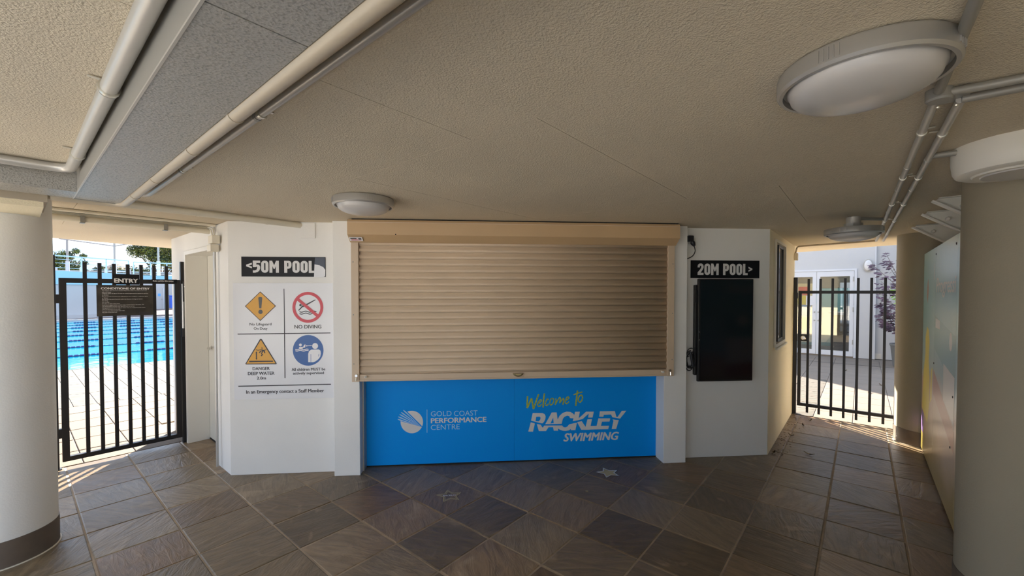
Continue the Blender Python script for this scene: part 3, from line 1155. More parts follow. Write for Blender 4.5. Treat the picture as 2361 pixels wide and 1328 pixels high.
# no diving
sflat('no_diving_picture', INK, [circ(746, 291, 13, 14), [(722, 345), (764, 296), (800, 282), (902, 230), (907, 237), (822, 288), (790, 308), (768, 312), (730, 350)]], .0012)
q = MB()
for yy in (360, 380):
    q.stroke(on_s(.0012), P([(735 + 12 * k, yy + 6 * math.sin(k * .85)) for k in range(16)]), .008)
q.build('no_diving_waves', INK, sn)
sflat('prohibition_ring', RED, [(circ(824, 314, 163, 48), [circ(824, 314, 132, 48)]), [(706, 238), (728, 216), (942, 396), (920, 420)]], .0020)
# triangle
sflat('triangle_border', INK, [[(318, 650), (328, 645), (338, 650), (495, 905), (490, 915), (172, 918), (164, 910)]])
sflat('triangle_symbol', AMBER, [[(328, 657), (484, 905), (176, 908)]], .0018)
q = MB()
q.flat(on_s(.0024), P([(205, 879), (455, 877), (458, 888), (205, 893)]))
q.stroke(on_s(.0024), P([(281, 790), (282, 858)]), .009)
q.flat(on_s(.0024), P([(272, 795), (281, 778), (291, 795)]))
q.flat(on_s(.0024), P([(273, 852), (292, 852), (282, 870)]))
q.stroke(on_s(.0024), P([(275, 763), (300, 766), (330, 762), (360, 766), (388, 762)]), .005)
q.stroke(on_s(.0024), P([(340, 735), (341, 758)]), .006)
q.stroke(on_s(.0024), P([(312, 795), (325, 778), (345, 772), (362, 772), (372, 798)]), .009)
q.stroke(on_s(.0024), P([(352, 775), (335, 800), (345, 812), (332, 828)]), .009)
q.build('deep_water_picture', INK, sn)
# supervise children
sflat('blue_disc', SIGNBLUE, [circ(827, 768, 162, 48)])
q = MB()
q.flat(on_s(.002), P(circ(901, 722, 31, 24)))
q.flat(on_s(.002), P([(828, 892), (828, 805), (836, 778), (860, 760), (940, 758), (958, 772), (962, 800), (955, 835), (935, 862), (905, 884), (880, 893)]))
q.flat(on_s(.002), P(circ(746, 711, 15, 16)))
q.flat(on_s(.002), P([(728, 748), (735, 732), (775, 732), (782, 716), (793, 704), (800, 708), (796, 738), (770, 742), (772, 750)]))
q.flat(on_s(.002), P([(803, 721), (816, 712), (815, 718), (866, 716), (866, 722), (816, 723), (817, 730)]))
for yy in (758, 772):
    q.stroke(on_s(.002), P([(692 + 10 * k, yy + 5 * math.sin(k * .9)) for k in range(15)]), .007)
q.build('supervision_picture', SIGNWHITE, sn)
q = MB()
q.stroke(on_s(.0026), P([(857, 808), (857, 890)]), .004)
q.build('arm_line', SIGNBLUE, sn)
q = MB()
q.stroke(on_s(.0026), P([(941, 805), (938, 832)]), .004)
q.build('arm_line', SIGNBLUE, sn)
for body, x0, x1, yt, yb, bold, mt in (('No Lifeguard', 208, 440, 478, 514, .02, GREYINK), ('On Duty', 252, 398, 524, 558, .02, GREYINK), ('NO DIVING', 682, 967, 500, 537, .022, GREYINK),
                                       ('DANGER', 240, 422, 944, 976, .025, INK), ('DEEP WATER', 190, 472, 995, 1027, .025, INK), ('2.0m', 285, 382, 1045, 1076, .025, INK),
                                       ('All children MUST be', 652, 1008, 953, 983, .022, INK), ('actively supervised', 666, 994, 994, 1030, .022, INK), ('In an Emergency contact a Staff Member', 172, 995, 1182, 1228, .025, INK)):
    xm = (x0 + x1) / 2
    add_text(MB(), on_s(.0012), body, sz(x0, yt)[0], sz(x1, yt)[0], sz(xm, yb)[1], sz(xm, yt)[1], bold).build('lettering', mt, sn)

# black wall screen, hung upright
tv = thing('wall_screen', 'black flat screen hung upright on the white wall under the 20M sign', 'screen', (2.54, 4.08, 1.32))
bx(fx, 2.246, 2.834, 4.030, 4.060, .800, 1.841).build('screen_body', BLACK, tv, bevel=.006)
bx(fx, 2.268, 2.822, 4.0265, 4.031, .815, 1.828).build('screen_glass', SCREEN, tv)
bx(fx, 2.225, 2.80, 4.060, 4.098, .86, 1.78).build('rear_housing', BLACK, tv, bevel=.008)
bx(fx, 2.222, 2.246, 4.045, 4.075, 1.60, 1.725).build('connector_block', BLACK, tv)
for zz in (1.30, 1.22):
    bx(fx, 2.256, 2.262, 4.0275, 4.031, zz, zz + .008).build('status_light', SILVER, tv)
# power point, plug and cords
po = thing('power_outlet', 'small white power outlet high on the wall beside the shutter', 'outlet', (2.205, 4.10, 2.225))
bx(fx, 2.165, 2.245, 4.090, 4.0998, 2.195, 2.255).build('face_plate', WHITEPLASTIC, po, bevel=.003)
bx(fx, 2.222, 2.232, 4.087, 4.0905, 2.225, 2.240).build('switch', WHITEPLASTIC, po)
pl = thing('power_plug', 'black plug and looping cord in the outlet above the 20M sign', 'plug', (2.175, 4.08, 2.23))
q = MB()
q.box(fx, 2.135, 2.195, 4.030, 4.0895, 2.215, 2.275)
q.build('plug_adapter', CORD, pl, bevel=.006)
q = MB().lathe([(.022, 0), (.024, .02), (.012, .05)], (2.185, 4.05, 2.215), 12, axis=(.5, -.1, -1)).build('plug_body', CORD, pl)
MB().tube(fillet([(2.205, 4.045, 2.17), (2.222, 4.05, 2.12), (2.20, 4.06, 2.07), (2.15, 4.07, 2.045), (2.118, 4.075, 2.04)], .05), .005, 8).build('cord', CORD, pl)
cc = thing('cable_coil', 'black cable bundled between the pier and the dark screen', 'cable', (2.18, 4.07, 1.03))
for k in range(6):
    ph, rr = random.uniform(0, 6), random.uniform(.045, .085)
    pts = []
    for j in range(17):
        a = ph + j / 16 * math.pi * 1.8
        pts.append((2.175 + rr * .62 * math.cos(a) + random.uniform(-.004, .004), 4.075 - .01 * k * .8 + .006 * math.sin(3 * a), 1.02 + rr * 1.25 * math.sin(a) + (k - 3) * .009))
    MB().tube(pts, .0045, 7).build('cable_loop', CORD, cc)
MB().tube([(2.17, 4.035, 1.10), (2.185, 4.03, 1.02), (2.20, 4.035, .95)], .014, 10).build('cable_tie_bundle', CORD, cc)
MB().tube([(2.20, 4.05, 1.09), (2.235, 4.055, 1.15), (2.25, 4.07, 1.13)], .0045, 7).build('cable_loop', CORD, cc)

# blank junction plate high on the safety-sign wall
jb = bx(fx, -1.615, -1.484, 4.066, 4.0798, 2.21, 2.352).build('junction_plate', WALL, bevel=.003)
tag(jb, 'square white cover plate at the top of the safety sign wall', 'plate')

# ================================================================== GATES
def gate_left():
    B = 5.9
    g = thing('gate', 'black barred entry gate hung with signs, before the large pool', 'gate', fab(.74, B, 0))
    t = .025
    for a0, a1 in ((.288, .338), (1.165, 1.214)):
        bx(fab, a0, a1, B - t, B + t, .068, 1.842).build('stile', BLACK, g)
    bx(fab, .337, 1.165, B - t, B + t, 1.797, 1.842).build('rail', BLACK, g)
    bx(fab, .337, 1.165, B - t, B + t, .068, .112).build('rail', BLACK, g)
    for k in range(7):
        a = .465 + .1055 * k
        bx(fab, a - .0145, a + .0145, B - .0145, B + .0145, .10, 2.0 - .001 * k).build('bar', BLACK, g)
    for z0, z1 in ((.30, .39), (1.60, 1.685)):
        h = bx(fab, .2685, .2885, B - .022, B + .022, z0, z1).build('hinge', BLACK, g)
    bx(fab, 1.214, 1.2175, B - .022, B - .002, 1.30, 1.36).build('latch_keeper', BLACK, g)


gate_left()
p_ = thing('gate_post', 'black square hinge post of the entry gate beside the left column', 'post', fab(.25, 5.9, 0))
bx(fab, .222, .268, 5.877, 5.923, 0, 2.06).build('post_tube', BLACK, p_)
bx(fab, .215, .283, 5.865, 5.935, 0, .008).build('foot_plate', BLACK, p_)
p_ = thing('gate_post', 'black latch post of the entry gate against the white wall', 'post', fab(1.25, 5.9, 0))
bx(fab, 1.219, 1.266, 5.877, 5.923, 0, 2.05).build('post_tube', BLACK, p_)
l_ = MB()
l_.tube([fab(1.236, 5.868, 1.28), fab(1.236, 5.868, 1.80)], .013, 12)
l_.build('latch_rod', SILVER, p_)
bx(fab, 1.232, 1.272, 5.850, 5.882, 1.60, 1.83).build('latch_body', BLACK, p_, bevel=.005)
bx(fab, 1.222, 1.272, 5.850, 5.882, 1.20, 1.30).build('latch_body', BLACK, p_, bevel=.005)
MB().lathe([(.011, 0), (.011, .012), (.006, .016)], fab(1.252, 5.850, 1.77), 12, axis=fab(0, -1, 0)).build('key_cap', CHROME, p_)

BS = 5.8675
onb = lambda d: (lambda a, z: fab(a, BS - d, z))
e_ = thing('gate_sign', 'small black sign reading ENTRY on top of the left gate', 'sign', fab(.764, BS, 1.78))
bx(fab, .661, .868, BS, BS + .006, 1.785, 1.893).build('sign_face', BLACKSIGN, e_)
add_text(MB(), onb(.0012), 'ENTRY', .672, .858, 1.806, 1.846, .035).build('lettering', LETTER, e_)
e_ = thing('gate_sign', 'narrow black sign reading PULL LATCH TO OPEN on the gate rail', 'sign', fab(1.075, BS, 1.8))
bx(fab, .968, 1.185, BS, BS + .006, 1.802, 1.846).build('sign_face', BLACKSIGN, e_)
add_text(MB(), onb(.0012), 'PULL LATCH TO OPEN', .978, 1.152, 1.819, 1.834, .03).build('lettering', LETTER, e_)
e_ = thing('gate_sign', 'black conditions of entry sign of small white print on the left gate', 'sign', fab(.76, BS, 1.47))
bx(fab, .542, .977, BS, BS + .006, 1.462, 1.780).build('sign_face', mat('scratched_black_sign', (.035, .03, .025), .28, vary=(9, .5)), e_)
add_text(MB(), onb(.0012), 'CONDITIONS OF ENTRY', .574, .950, 1.734, 1.754, .04).build('heading', LETTER, e_)
rows = ['This Centre does not have constant lifeguards on duty. You swim at your own', 'risk at all times', 'Children under the age of 10 must be actively supervised by a parent or guardian', 'at all times',
        'Do not use the pool if you are suffering from any contagious or infectious illness', 'or disease', 'Do not use the pool if you are under the influence of drugs or alcohol', 'No diving', 'No running', 'No glass or other sharp items',
        'If you are a nappy wearer, a swim nappy must be worn in the water. The', 'use of the pool is at your own risk and must be correct', 'Management reserves the right to refuse entry to or eject from the Centre', 'Obey all directions of the staff', 'Persons must wear proper swim wear', 'No pets in the pool area']
q = MB()
for k, r_ in enumerate(rows):
    wv = max(p[0] for p in text_mesh(r_, 0.0, 0, 1)[0])
    z1 = 1.726 - k * .0148
    add_text(q, onb(.0012), r_, .582, .582 + min(.372, wv * .0108), z1 - .0085, z1, .012)
q.build('small_print', LETTER, e_)
bx(fab, .862, .955, BS - .001, BS, 1.470, 1.497).build('black_patch', INK, e_)


def gate_right():
    A = 7.07
    g = thing('gate', 'black barred gate between the cream wall and sunlit column, before the glass doors', 'gate', fab(A, .19, 0))
    t = .018
    for b0, b1 in ((.640, .678), (-.405, -.368)):
        bx(fab, A - t, A + t, b0, b1, .12, 1.728).build('stile', BLACK, g)
    bx(fab, A - t, A + t, -.368, .640, 1.688, 1.728).build('rail', BLACK, g)
    bx(fab, A - t, A + t, -.368, .640, .12, .160).build('rail', BLACK, g)
    for k in range(8):
        b = .562 - .1318 * k
        bx(fab, A - .014, A + .014, b - .014, b + .014, .035, 1.892).build('bar', BLACK, g)
    lk = bx(fab, A - .034, A - .0185, .572, .655, 1.03, 1.125).build('lock_box', BLACK, g)
    MB().lathe([(.030, 0), (.030, .012), (.022, .018), (.020, .018)], fab(A - .034, .612, 1.077), 20, axis=fab(-1, 0, 0)).build('lock_cylinder', CHROME, lk)


gate_right()
p_ = thing('gate_post', 'black post of the right gate fixed against the cream wall', 'post', fab(7.07, .735, 0))
bx(fab, 7.048, 7.092, .690, .733, 0, 1.915).build('post_tube', BLACK, p_)
bx(fab, 7.044, 7.096, .684, .734, 1.62, 1.70).build('hinge', BLACK, p_)
bx(fab, 7.044, 7.096, .684, .734, 1.02, 1.12).build('latch_plate', BLACK, p_)

# ================================================================== CEILING LIGHTS
def oyster(loc, z, label, pendant=False):
    x, y, _ = loc
    o = thing('ceiling_light', label, 'light', (x, y, z), 'round ceiling lights with silver rims')
    MB().lathe([(.150, -.012), (.203, -.004), (.206, -.010), (.206, -.050), (.200, -.058), (.190, -.058), (.190, -.040), (.150, -.020)], (x, y, z), 72).build('silver_rim', SILVER, o)
    d = [(.176, -.020), (.180, -.034), (.179, -.050), (.172, -.062)]
    for k in range(1, 9):
        a = k / 8 * math.pi / 2
        d.append((.172 * math.cos(a) + .0005, -.062 - .052 * math.sin(a)))
    MB().lathe(d, (x, y, z), 64).build('opal_diffuser', OPAL, o)
    for base in (200, 290, 20, 110):
        q = MB()
        for k in range(5):
            a = R(base + k * 3.2)
            c, s_ = math.cos(a), math.sin(a)
            p, tv_ = Vector((x + .2055 * c, y + .2055 * s_, z)), Vector((-s_, c, 0)) * .0012
            nn = Vector((c, s_, 0)) * .0035
            q.quadbox([p - tv_ + Vector((0, 0, -.045)), p + tv_ + Vector((0, 0, -.045)), p + tv_ + nn + Vector((0, 0, -.045)), p - tv_ + nn + Vector((0, 0, -.045)),
                       p - tv_ + Vector((0, 0, -.013)), p + tv_ + Vector((0, 0, -.013)), p + tv_ + nn + Vector((0, 0, -.013)), p - tv_ + nn + Vector((0, 0, -.013))])
        q.build('rim_ribs', SILVER, o)
    return o


oyster(fab(1.585, .01, 0), H, 'large round ceiling light with silver rim nearest the camera, beside the conduits')
oyster((-.775, 3.03, 0), H, 'round ceiling light with silver rim just in front of the shutter hood')
o = oyster((3.28, 3.37, 0), 2.262, 'round ceiling light dropped on a conduit box before the right gate')
MB().lathe([(.052, 0), (.052, .055), (.046, .060)], (3.28, 3.37, 2.30), 24).build('conduit_box', STEEL, o)
MB().lathe([(.066, 0), (.066, .028)], (3.28, 3.37, 2.274), 8, smooth=False).build('box_lid', SILVER, o)
MB().lathe([(.045, 0), (.050, .02)], (3.28, 3.37, 2.252), 16, smooth=False).build('threaded_collar', SILVER, o)

fl = thing('ceiling_fixture', 'plain white drum ceiling fixture in front of the nearest column', 'light', (*fab(2.85, -.535, 0)[:2], H))
fc = fab(2.85, -.535, H)
MB().lathe([(.195, -.128), (.207, -.122), (.216, -.105), (.222, -.06), (.222, 0)], fc, 64).build('drum_body', WHITEPLASTIC, fl)
MB().lathe([(.150, -.135), (.158, -.126)], fc, 48).build('cover_ring', WHITEPLASTIC, fl)
MB().lathe([(.125, -.140), (.135, -.126)], fc, 48).build('centre_cover', OPAL, fl)

# ================================================================== PIPES AND CONDUITS
AA, BBv = fab(1, 0, 0), fab(0, 1, 0)
pz = 2.252
pipe('ceiling_pipe', 'thick tan pipe under the ceiling along the grey beam', [fab(.455, -.2, pz), fab(.455, 3.54, pz), fab(.15, 3.56, pz)], .0235, TANPIPE, .10,
     rings=[(fab(.455, b, pz), BBv, .012) for b in (1.50, 1.98, 2.62, 3.15)])
pipe('ceiling_pipe', 'thin grey pipe alongside the thick tan pipe', [fab(.585, -.3, 2.342), fab(.585, 3.60, 2.342), fab(.52, 3.68, 2.342)], .014, STEEL, .05,
     rings=[(fab(.585, b, 2.342), BBv, .02) for b in (1.70, 2.75)], ring_m=DARKSTEEL, clips=[(fab(.585, b, 2.342), BBv, AA) for b in (1.66, 2.72)])
pipe('ceiling_pipe', 'pale grey pipe on the far side of the grey beam', [fab(.204, -.0, 2.335), fab(.204, 3.14, 2.335), fab(-1.8, 3.17, 2.335)], .0225, STEEL, .09,
     rings=[(fab(.204, b, 2.335), BBv, .014) for b in (1.83, 2.78)], clips=[(fab(.204, b, 2.335), BBv, fab(-1, 0, 0)) for b in (1.80, 2.76)])
# runs over the left gate
pipe('ceiling_pipe', 'cream pipe along the ceiling ending at the safety sign wall', [fab(.10, 4.03, 2.330), fab(1.83, 4.03, 2.330)], .026, CREAMPIPE,
     rings=[(fab(a, 4.03, 2.330), AA, .02) for a in (.95, 1.45)])
pipe('ceiling_pipe', 'slim cream conduit along the ceiling over the left gate', [fab(-.3, 4.77, 2.347), fab(1.262, 4.77, 2.347)], .0125, CREAMPIPE,
     rings=[(fab(a, 4.77, 2.347), AA, .02) for a in (.28, .62, .95)])
q_ = thing('conduit', 'pair of thin silver conduits bending down to the wall boxes by the service door', 'pipe', fab(.2, 4.80, 2.325))
for k in range(2):
    z_ = 2.331 - .011 * k
    MB().tube(fillet([fab(-.3, 4.80 + .006 * k, z_), fab(1.252 - .016 * k, 4.80 + .006 * k, z_), fab(1.252 - .016 * k, 4.76, 2.24)], .04), .0055, 8).build('conduit_run', ZINC, q_)
pipe('ceiling_pipe', 'thick cream pipe with dark hangers over the left gate', [fab(-.3, 4.845, 2.294), fab(1.235, 4.845, 2.294)], .026, CREAMPIPE)
for a in (.375, .90):
    h_ = MB()
    h_.box(fab, a - .014, a + .014, 4.812, 4.818, 2.27, H)
    h_.box(fab, a - .014, a + .014, 4.812, 4.872, 2.262, 2.268)
    h_.box(fab, a - .014, a + .014, 4.872, 4.878, 2.262, H)
    h_.build('pipe_hanger', DARKSTEEL, [o for o in COL.objects if o.get('label', '').startswith('thick cream pipe')][0])
wb = thing('wall_box', 'cream junction boxes stacked on the wall corner with a conduit down to the floor', 'box', fab(1.26, 4.72, 2.16))
bx(fab, 1.205, 1.268, 4.655, 4.775, 2.165, 2.24).build('upper_box', CREAMPIPE, wb, bevel=.004)
bx(fab, 1.200, 1.268, 4.685, 4.80, 2.09, 2.155).build('lower_box', CREAMPIPE, wb, bevel=.004)
MB().tube([fab(1.252, 4.765, .02), fab(1.252, 4.765, 2.09)], .012, 12).build('drop_conduit', SILVER, wb)

# paired conduits, upper right
zc = 2.342
pipe('conduit', 'left one of the paired ceiling conduits running to the right gate', [fab(1.98, -.180, zc), fab(6.84, -.130, zc)], .0135, STEEL,
     rings=[(fab(a, -.180 + .0103 * (a - 1.98), zc), AA, .03) for a in (2.95, 3.55, 4.5, 5.4, 6.3)], clips=[(fab(a, -.180 + .0103 * (a - 1.98), zc), AA, fab(0, -1, 0)) for a in (2.35, 3.2, 4.1, 5.0, 6.1)])
pipe('conduit', 'right one of the paired ceiling conduits running to the right gate', [fab(2.03, -.245, zc), fab(6.88, -.197, zc)], .0135, STEEL,
     rings=[(fab(a, -.245 + .0099 * (a - 2.03), zc), AA, .03) for a in (2.85, 3.6, 4.55, 5.45, 6.35)], clips=[(fab(a, -.245 + .0099 * (a - 2.03), zc), AA, fab(0, 1, 0)) for a in (2.42, 3.25, 4.15, 5.05, 6.15)])
pipe('conduit', 'dull grey conduit running overhead from the light toward the camera', [fab(.6, -.190, zc), fab(1.90, -.180, zc)], .0135, DARKSTEEL)
pipe('conduit', 'upper one of two dull conduits branching right from the junction', [fab(1.93, -.18, zc), fab(1.95, -.30, zc), fab(1.97, -.86, zc)], .0135, DARKSTEEL)
pipe('conduit', 'lower one of two dull conduits branching right from the junction', [fab(2.03, -.245, zc), fab(2.035, -.33, zc), fab(2.05, -.86, zc)], .0135, DARKSTEEL)
jn = thing('junction_box', 'small grey conduit junction beside the nearest ceiling light', 'box', fab(1.96, -.2, zc))
MB().lathe([(.030, -.020), (.034, -.014), (.034, .017)], fab(1.945, -.185, zc), 20).build('box_body', DARKSTEEL, jn)
bx(fab, 1.96, 2.06, -.262, -.170, zc + .004, zc + .018).build('base_plate', DARKSTEEL, jn)
for a, b in ((2.035, -.235), (2.02, -.19)):
    MB().lathe([(.006, 0), (.005, .004)], fab(a, b, zc - .014), 10, axis=(0, 0, -1)).build('screw', ZINC, jn)
pipe('conduit', 'short conduit from the paired run to the white drum fixture', [fab(2.78, -.24, zc), fab(2.79, -.34, zc)], .0135, DARKSTEEL)
pipe('conduit', 'short conduit from the paired run to the dropped light', [fab(4.90, -.15, zc), fab(4.72, .02, zc)], .0135, DARKSTEEL)
pipe('conduit', 'brown conduit along the ceiling over the right gate', [fab(6.92, -.13, zc + .005), fab(7.06, .70, zc + .005), fab(7.075, .722, 2.25)], .011, TANPIPE, .03,
     rings=[(fab(6.99, .30, zc + .005), BBv, .02), (fab(6.95, .05, zc + .005), BBv, .02)])
wb2 = bx(fab, 7.05, 7.11, .69, .734, 2.155, 2.255).build('wall_box', CREAMPIPE, bevel=.004)
tag(wb2, 'small cream box on the wall above the right gate post', 'box')

# three white gusset brackets over the mural
for a, lab in ((4.15, 'white triangular bracket above the mural, nearest the big column'), (4.81, 'white triangular bracket above the mural, middle of the three'), (5.69, 'white triangular bracket above the mural, nearest the right gate')):
    o = thing('bracket', lab, 'bracket', fab(a, -.37, 2.33), 'white gussets over the mural')
    prf = [(-.372, 2.335), (-.41, H), (-.855, H), (-.855, 1.988)]
    q = MB()
    i = len(q.v)
    for aa in (a, a + .012):
        q.v += [fab(aa, b, z) for b, z in prf]
    q.f += [(0, 1, 2, 3), (7, 6, 5, 4), (0, 4, 5, 1), (1, 5, 6, 2), (2, 6, 7, 3), (3, 7, 4, 0)]
    q.sm += [False] * 6
    q.build('gusset_plate', DOORM, o)  # greyer than the flanges: the plate's shade is put into its colour
    q = MB()
    d = Vector((-.86 + .372, 1.985 - 2.335)).normalized()
    nrm = Vector((-d.y, d.x)) * -.018
    e1, e2 = Vector((-.366, 2.338)), Vector((-.845, 1.995))
    q.quadbox([fab(aa, b, z) for aa, pp in ((a - .03, 0), (a + .03, 0)) for b, z in ((e1.x, e1.y), (e2.x, e2.y), (e2.x + nrm.x * .6, e2.y + nrm.y * .6), (e1.x + nrm.x * .6, e1.y + nrm.y * .6))])
    q.build('lower_flange', WHITEPLASTIC, o)
    bx(fab, a - .03, a + .03, -.855, -.40, H - .006, H - .001).build('upper_flange', WHITEPLASTIC, o)
    MB().lathe([(.016, 0), (.016, .02), (.010, .026)], fab(a, -.52, 2.29), 14, axis=fab(-1, 0, 0)).build('bolt', WHITEPLASTIC, o)

# ================================================================== MURAL BOARDS
MBP = -.515
KM = .515 / .56
on_m = lambda d: (lambda s, z: fab(-s * KM, MBP + d, 1.7 - (1.7 - z) * KM))          # s = -a, so print reads left to right
PINK = mat('mural_pink', (.50, .25, .22), .3)
YEL = mat('mural_yellow', (.80, .66, .06), .3)
PALE = mat('mural_pale', (.78, .76, .76), .3)
TEAL = mat('mural_teal', (.24, .46, .50), .3)
mu = thing('mural_board', 'narrow printed mural board with a yellow shape, beside the sunlit column', 'mural', fab(6.1, MBP, 0))
bx(fab, 5.402, 6.325, MBP - .018, MBP, .03, 2.115).build('board', MURAL, mu)
q = MB()
q.flat(on_m(.0004), [(-6.80, .35), (-6.30, .30), (-6.16, .55), (-6.18, .80), (-6.28, .98), (-6.24, 1.18), (-6.32, 1.30), (-6.46, 1.33), (-6.60, 1.20), (-6.58, 1.02), (-6.72, .80)])
q.flat(on_m(.0004), [(-6.12, .55), (-5.98, .62), (-5.96, .95), (-6.08, .90)])
q.build('yellow_print', YEL, mu)
q = MB()
q.flat(on_m(.0004), [(-6.55, 1.66), (-6.47, 1.58), (-6.40, 1.72), (-6.44, 1.86), (-6.52, 1.80)])
q.build('pink_print', PINK, mu)
q = MB()
q.flat(on_m(.0004), [(-6.84, .10), (-6.62, .10), (-6.62, .34), (-6.84, .36)])
q.build('violet_patch', mat('mural_violet', (.30, .18, .50), .3), mu)  # violet patch low on the narrow board
q = MB()
q.flat(on_m(.0006), [(-5.97, 1.84), (-5.94, 1.82), (-5.94, 2.0), (-5.96, 1.98)])
q.build('pale_print', PALE, mu)
mu = thing('mural_board', 'printed mural board with a white script heading, between the columns', 'mural', fab(5.2, MBP, 0))
bx(fab, 4.262, 5.398, MBP - .018, MBP, .03, 2.115).build('board', MURAL, mu)
add_text(MB(), on_m(.0006), 'Progressi', -5.80, -4.68, 1.66, 1.84, .02, .15).build('heading', PALE, mu)
q = MB()
q.flat(on_m(.0004), [(-5.89, 1.16), (-4.65, .95), (-4.65, 1.36), (-5.89, 1.48)])
q.build('teal_band', TEAL, mu)
q = MB()
q.flat(on_m(.0007), [(-5.80, 1.36), (-5.50, 1.36), (-5.50, 1.44), (-5.80, 1.45)])
q.build('pale_label', PALE, mu)
q = MB()
q.flat(on_m(.0007), [(-5.22, .76), (-4.66, .66), (-4.66, 1.04), (-5.24, 1.08)])
q.build('notice_print', PALE, mu)
q = MB()
q.flat(on_m(.0007), circ(-4.88, 1.30, .075, 24))
q.build('round_print', PALE, mu)
q = MB()
q.flat(on_m(.0004), [(-5.89, .70), (-4.65, .45), (-4.65, .62), (-5.89, .94)])
q.build('pink_band', PINK, mu)
for a, z in ((5.85, 2.10), (5.86, 1.02), (4.70, 2.10), (4.72, .90), (4.80, .48)):
    MB().lathe([(.010, 0), (.007, .004)], fab(a * KM, MBP, z * KM + .12), 12, axis=BBv).build('fixing_screw', INK, mu)
mu = thing('mural_board', 'plain printed mural board running behind the nearest column', 'mural', fab(4.1, MBP, 0))
bx(fab, 3.66, 4.258, MBP - .018, MBP, .03, 2.115).build('board', MURAL, mu)

# ================================================================== FLOOR DETAILS
def star(cx_, cy_, pts, name, label, lines, fill, fm, lm, z=.0035):
    o = thing(name, label, 'decal', (cx_, cy_, z), 'star plaques in the floor')
    fr2 = lambda x, y: (x, y, z)

    def sp_(k, s):
        return [(cx_ + (x - cx_) * s, cy_ + (y - cy_) * s) for x, y in k]
    full = []
    n = len(pts)
    for k in range(n):
        full.append(pts[k])
        a, b = pts[k], pts[(k + 1) % n]
        mx_, my_ = (a[0] + b[0]) / 2, (a[1] + b[1]) / 2
        full.append((cx_ + (mx_ - cx_) * .62, cy_ + (my_ - cy_) * .62))
    full = full[::-1]
    for s0, s1 in lines:
        MB().flat(fr2, sp_(full, s0), [sp_(full, s1)]).build('star_outline', lm, o)
    if fill:
        MB().flat(fr2, sp_(full, fill)).build('star_fill', fm, o)
    return o


def regular_star(cx_, cy_, r, rot):
    return [(cx_ + r * math.cos(R(rot - 72 * k)), cy_ + r * math.sin(R(rot - 72 * k))) for k in range(5)]


so = star(-.212, 3.497, [(-.328, 3.518), (-.239, 3.603), (-.115, 3.545), (-.128, 3.412), (-.257, 3.395)], 'floor_star', 'gold outlined star with a name, set in the dark slate left of centre',
          ((1.0, .86), (.78, .68)), None, GOLDP, GOLDP)
add_text(MB(), lambda x, y: (x, y, .005), 'RACKLEY', -.268, -.155, 3.484, 3.508, .03, .2).build('lettering', LETTER, so)
star(1.253, 3.815, [(1.140, 3.838), (1.236, 3.928), (1.354, 3.858), (1.332, 3.737), (1.201, 3.712)], 'floor_star', 'white outlined star in the dark slate near the right pier',
     ((1.0, .80),), .79, GOLDP, LETTER)
c_ = MB().lathe([(.012, 0), (.013, .002), (.010, .003)], (.953, 3.473, .002), 16).build('bottle_cap', BRASS)
tag(c_, 'tiny gold disc lying on the slate below the white star', 'cap')


def leaf(x, y, ln, wd, rot, m, label, curl=.02):
    q = MB()
    n = 6
    for k in range(n + 1):
        t = k / n
        ww = wd * math.sin(math.pi * min(.98, t * .93 + .05)) ** .8
        px = (t - .5) * ln
        zz = .006 + curl * (2 * t - 1) ** 2
        for s_ in (-1, 0, 1):
            X, Y = px, s_ * ww / 2
            q.v.append((x + X * math.cos(rot) - Y * math.sin(rot), y + X * math.sin(rot) + Y * math.cos(rot), zz + (0.006 if s_ else 0)))
    for k in range(n):
        for j in range(2):
            a = k * 3 + j
            q.f.append((a, a + 3, a + 4, a + 1))
            q.sm.append(True)
    for k in range(n):
        for j in range(2):
            a = k * 3 + j
            q.f.append((a + 1, a + 4, a + 3, a))
            q.sm.append(True)
    o = q.build('fallen_leaf', m)
    return tag(o, label, 'leaf', 'leaves blown onto the slate')


leaf(*fab(5.33, .40, 0)[:2], .10, .032, R(120), DRYLEAF, 'pale dry leaf on the slate between the cream wall and right gate')
leaf(-1.42, 2.40, .075, .03, R(150), BROWNLEAF, 'small brown leaf on a joint in front of the left wall')
leaf(*fab(6.45, .55, 0)[:2], .09, .02, R(60), BROWNLEAF, 'curled brown leaf near the right gate post')
leaf(*fab(6.75, .50, 0)[:2], .08, .022, R(20), DRYLEAF, 'tan leaf on the slate at the foot of the right gate')
leaf(*fab(5.9, .62, 0)[:2], .08, .02, R(100), BROWNLEAF, 'brown leaf at the foot of the cream wall under the window')
leaf(*fab(5.15, .69, 0)[:2], .06, .02, R(35), BROWNLEAF, 'small brown leaf at the corner of the cream wall')
leaf(*fab(9.3, -.12, 0)[:2], .13, .035, R(30), BROWNLEAF, 'brown leaf on the shaded court, in line with the gate bars')
leaf(*fab(10.2, -.30, 0)[:2], .13, .035, R(75), BROWNLEAF, 'brown leaf on the shaded court near the potted plant')
leaf(*fab(11.6, .25, 0)[:2], .14, .04, R(10), DRYLEAF, 'pale leaf on the court in front of the glass doors')
q = MB()
for k in range(70):
    a, b = random.uniform(5.1, 6.9), .725 - abs(random.gauss(0, .07))
    x, y, _ = fab(a, b, 0)
    s_ = random.uniform(.003, .009)
    an = random.uniform(0, 3)
    q.quadbox([(x + s_ * math.cos(an + t), y + s_ * math.sin(an + t), z) for z in (.002, .005) for t in (0, 1.6, 3.1, 4.7)])
tag(q.build('leaf_litter', BROWNLEAF, stuff=True), 'scattered leaf crumbs along the foot of the cream wall', 'litter')

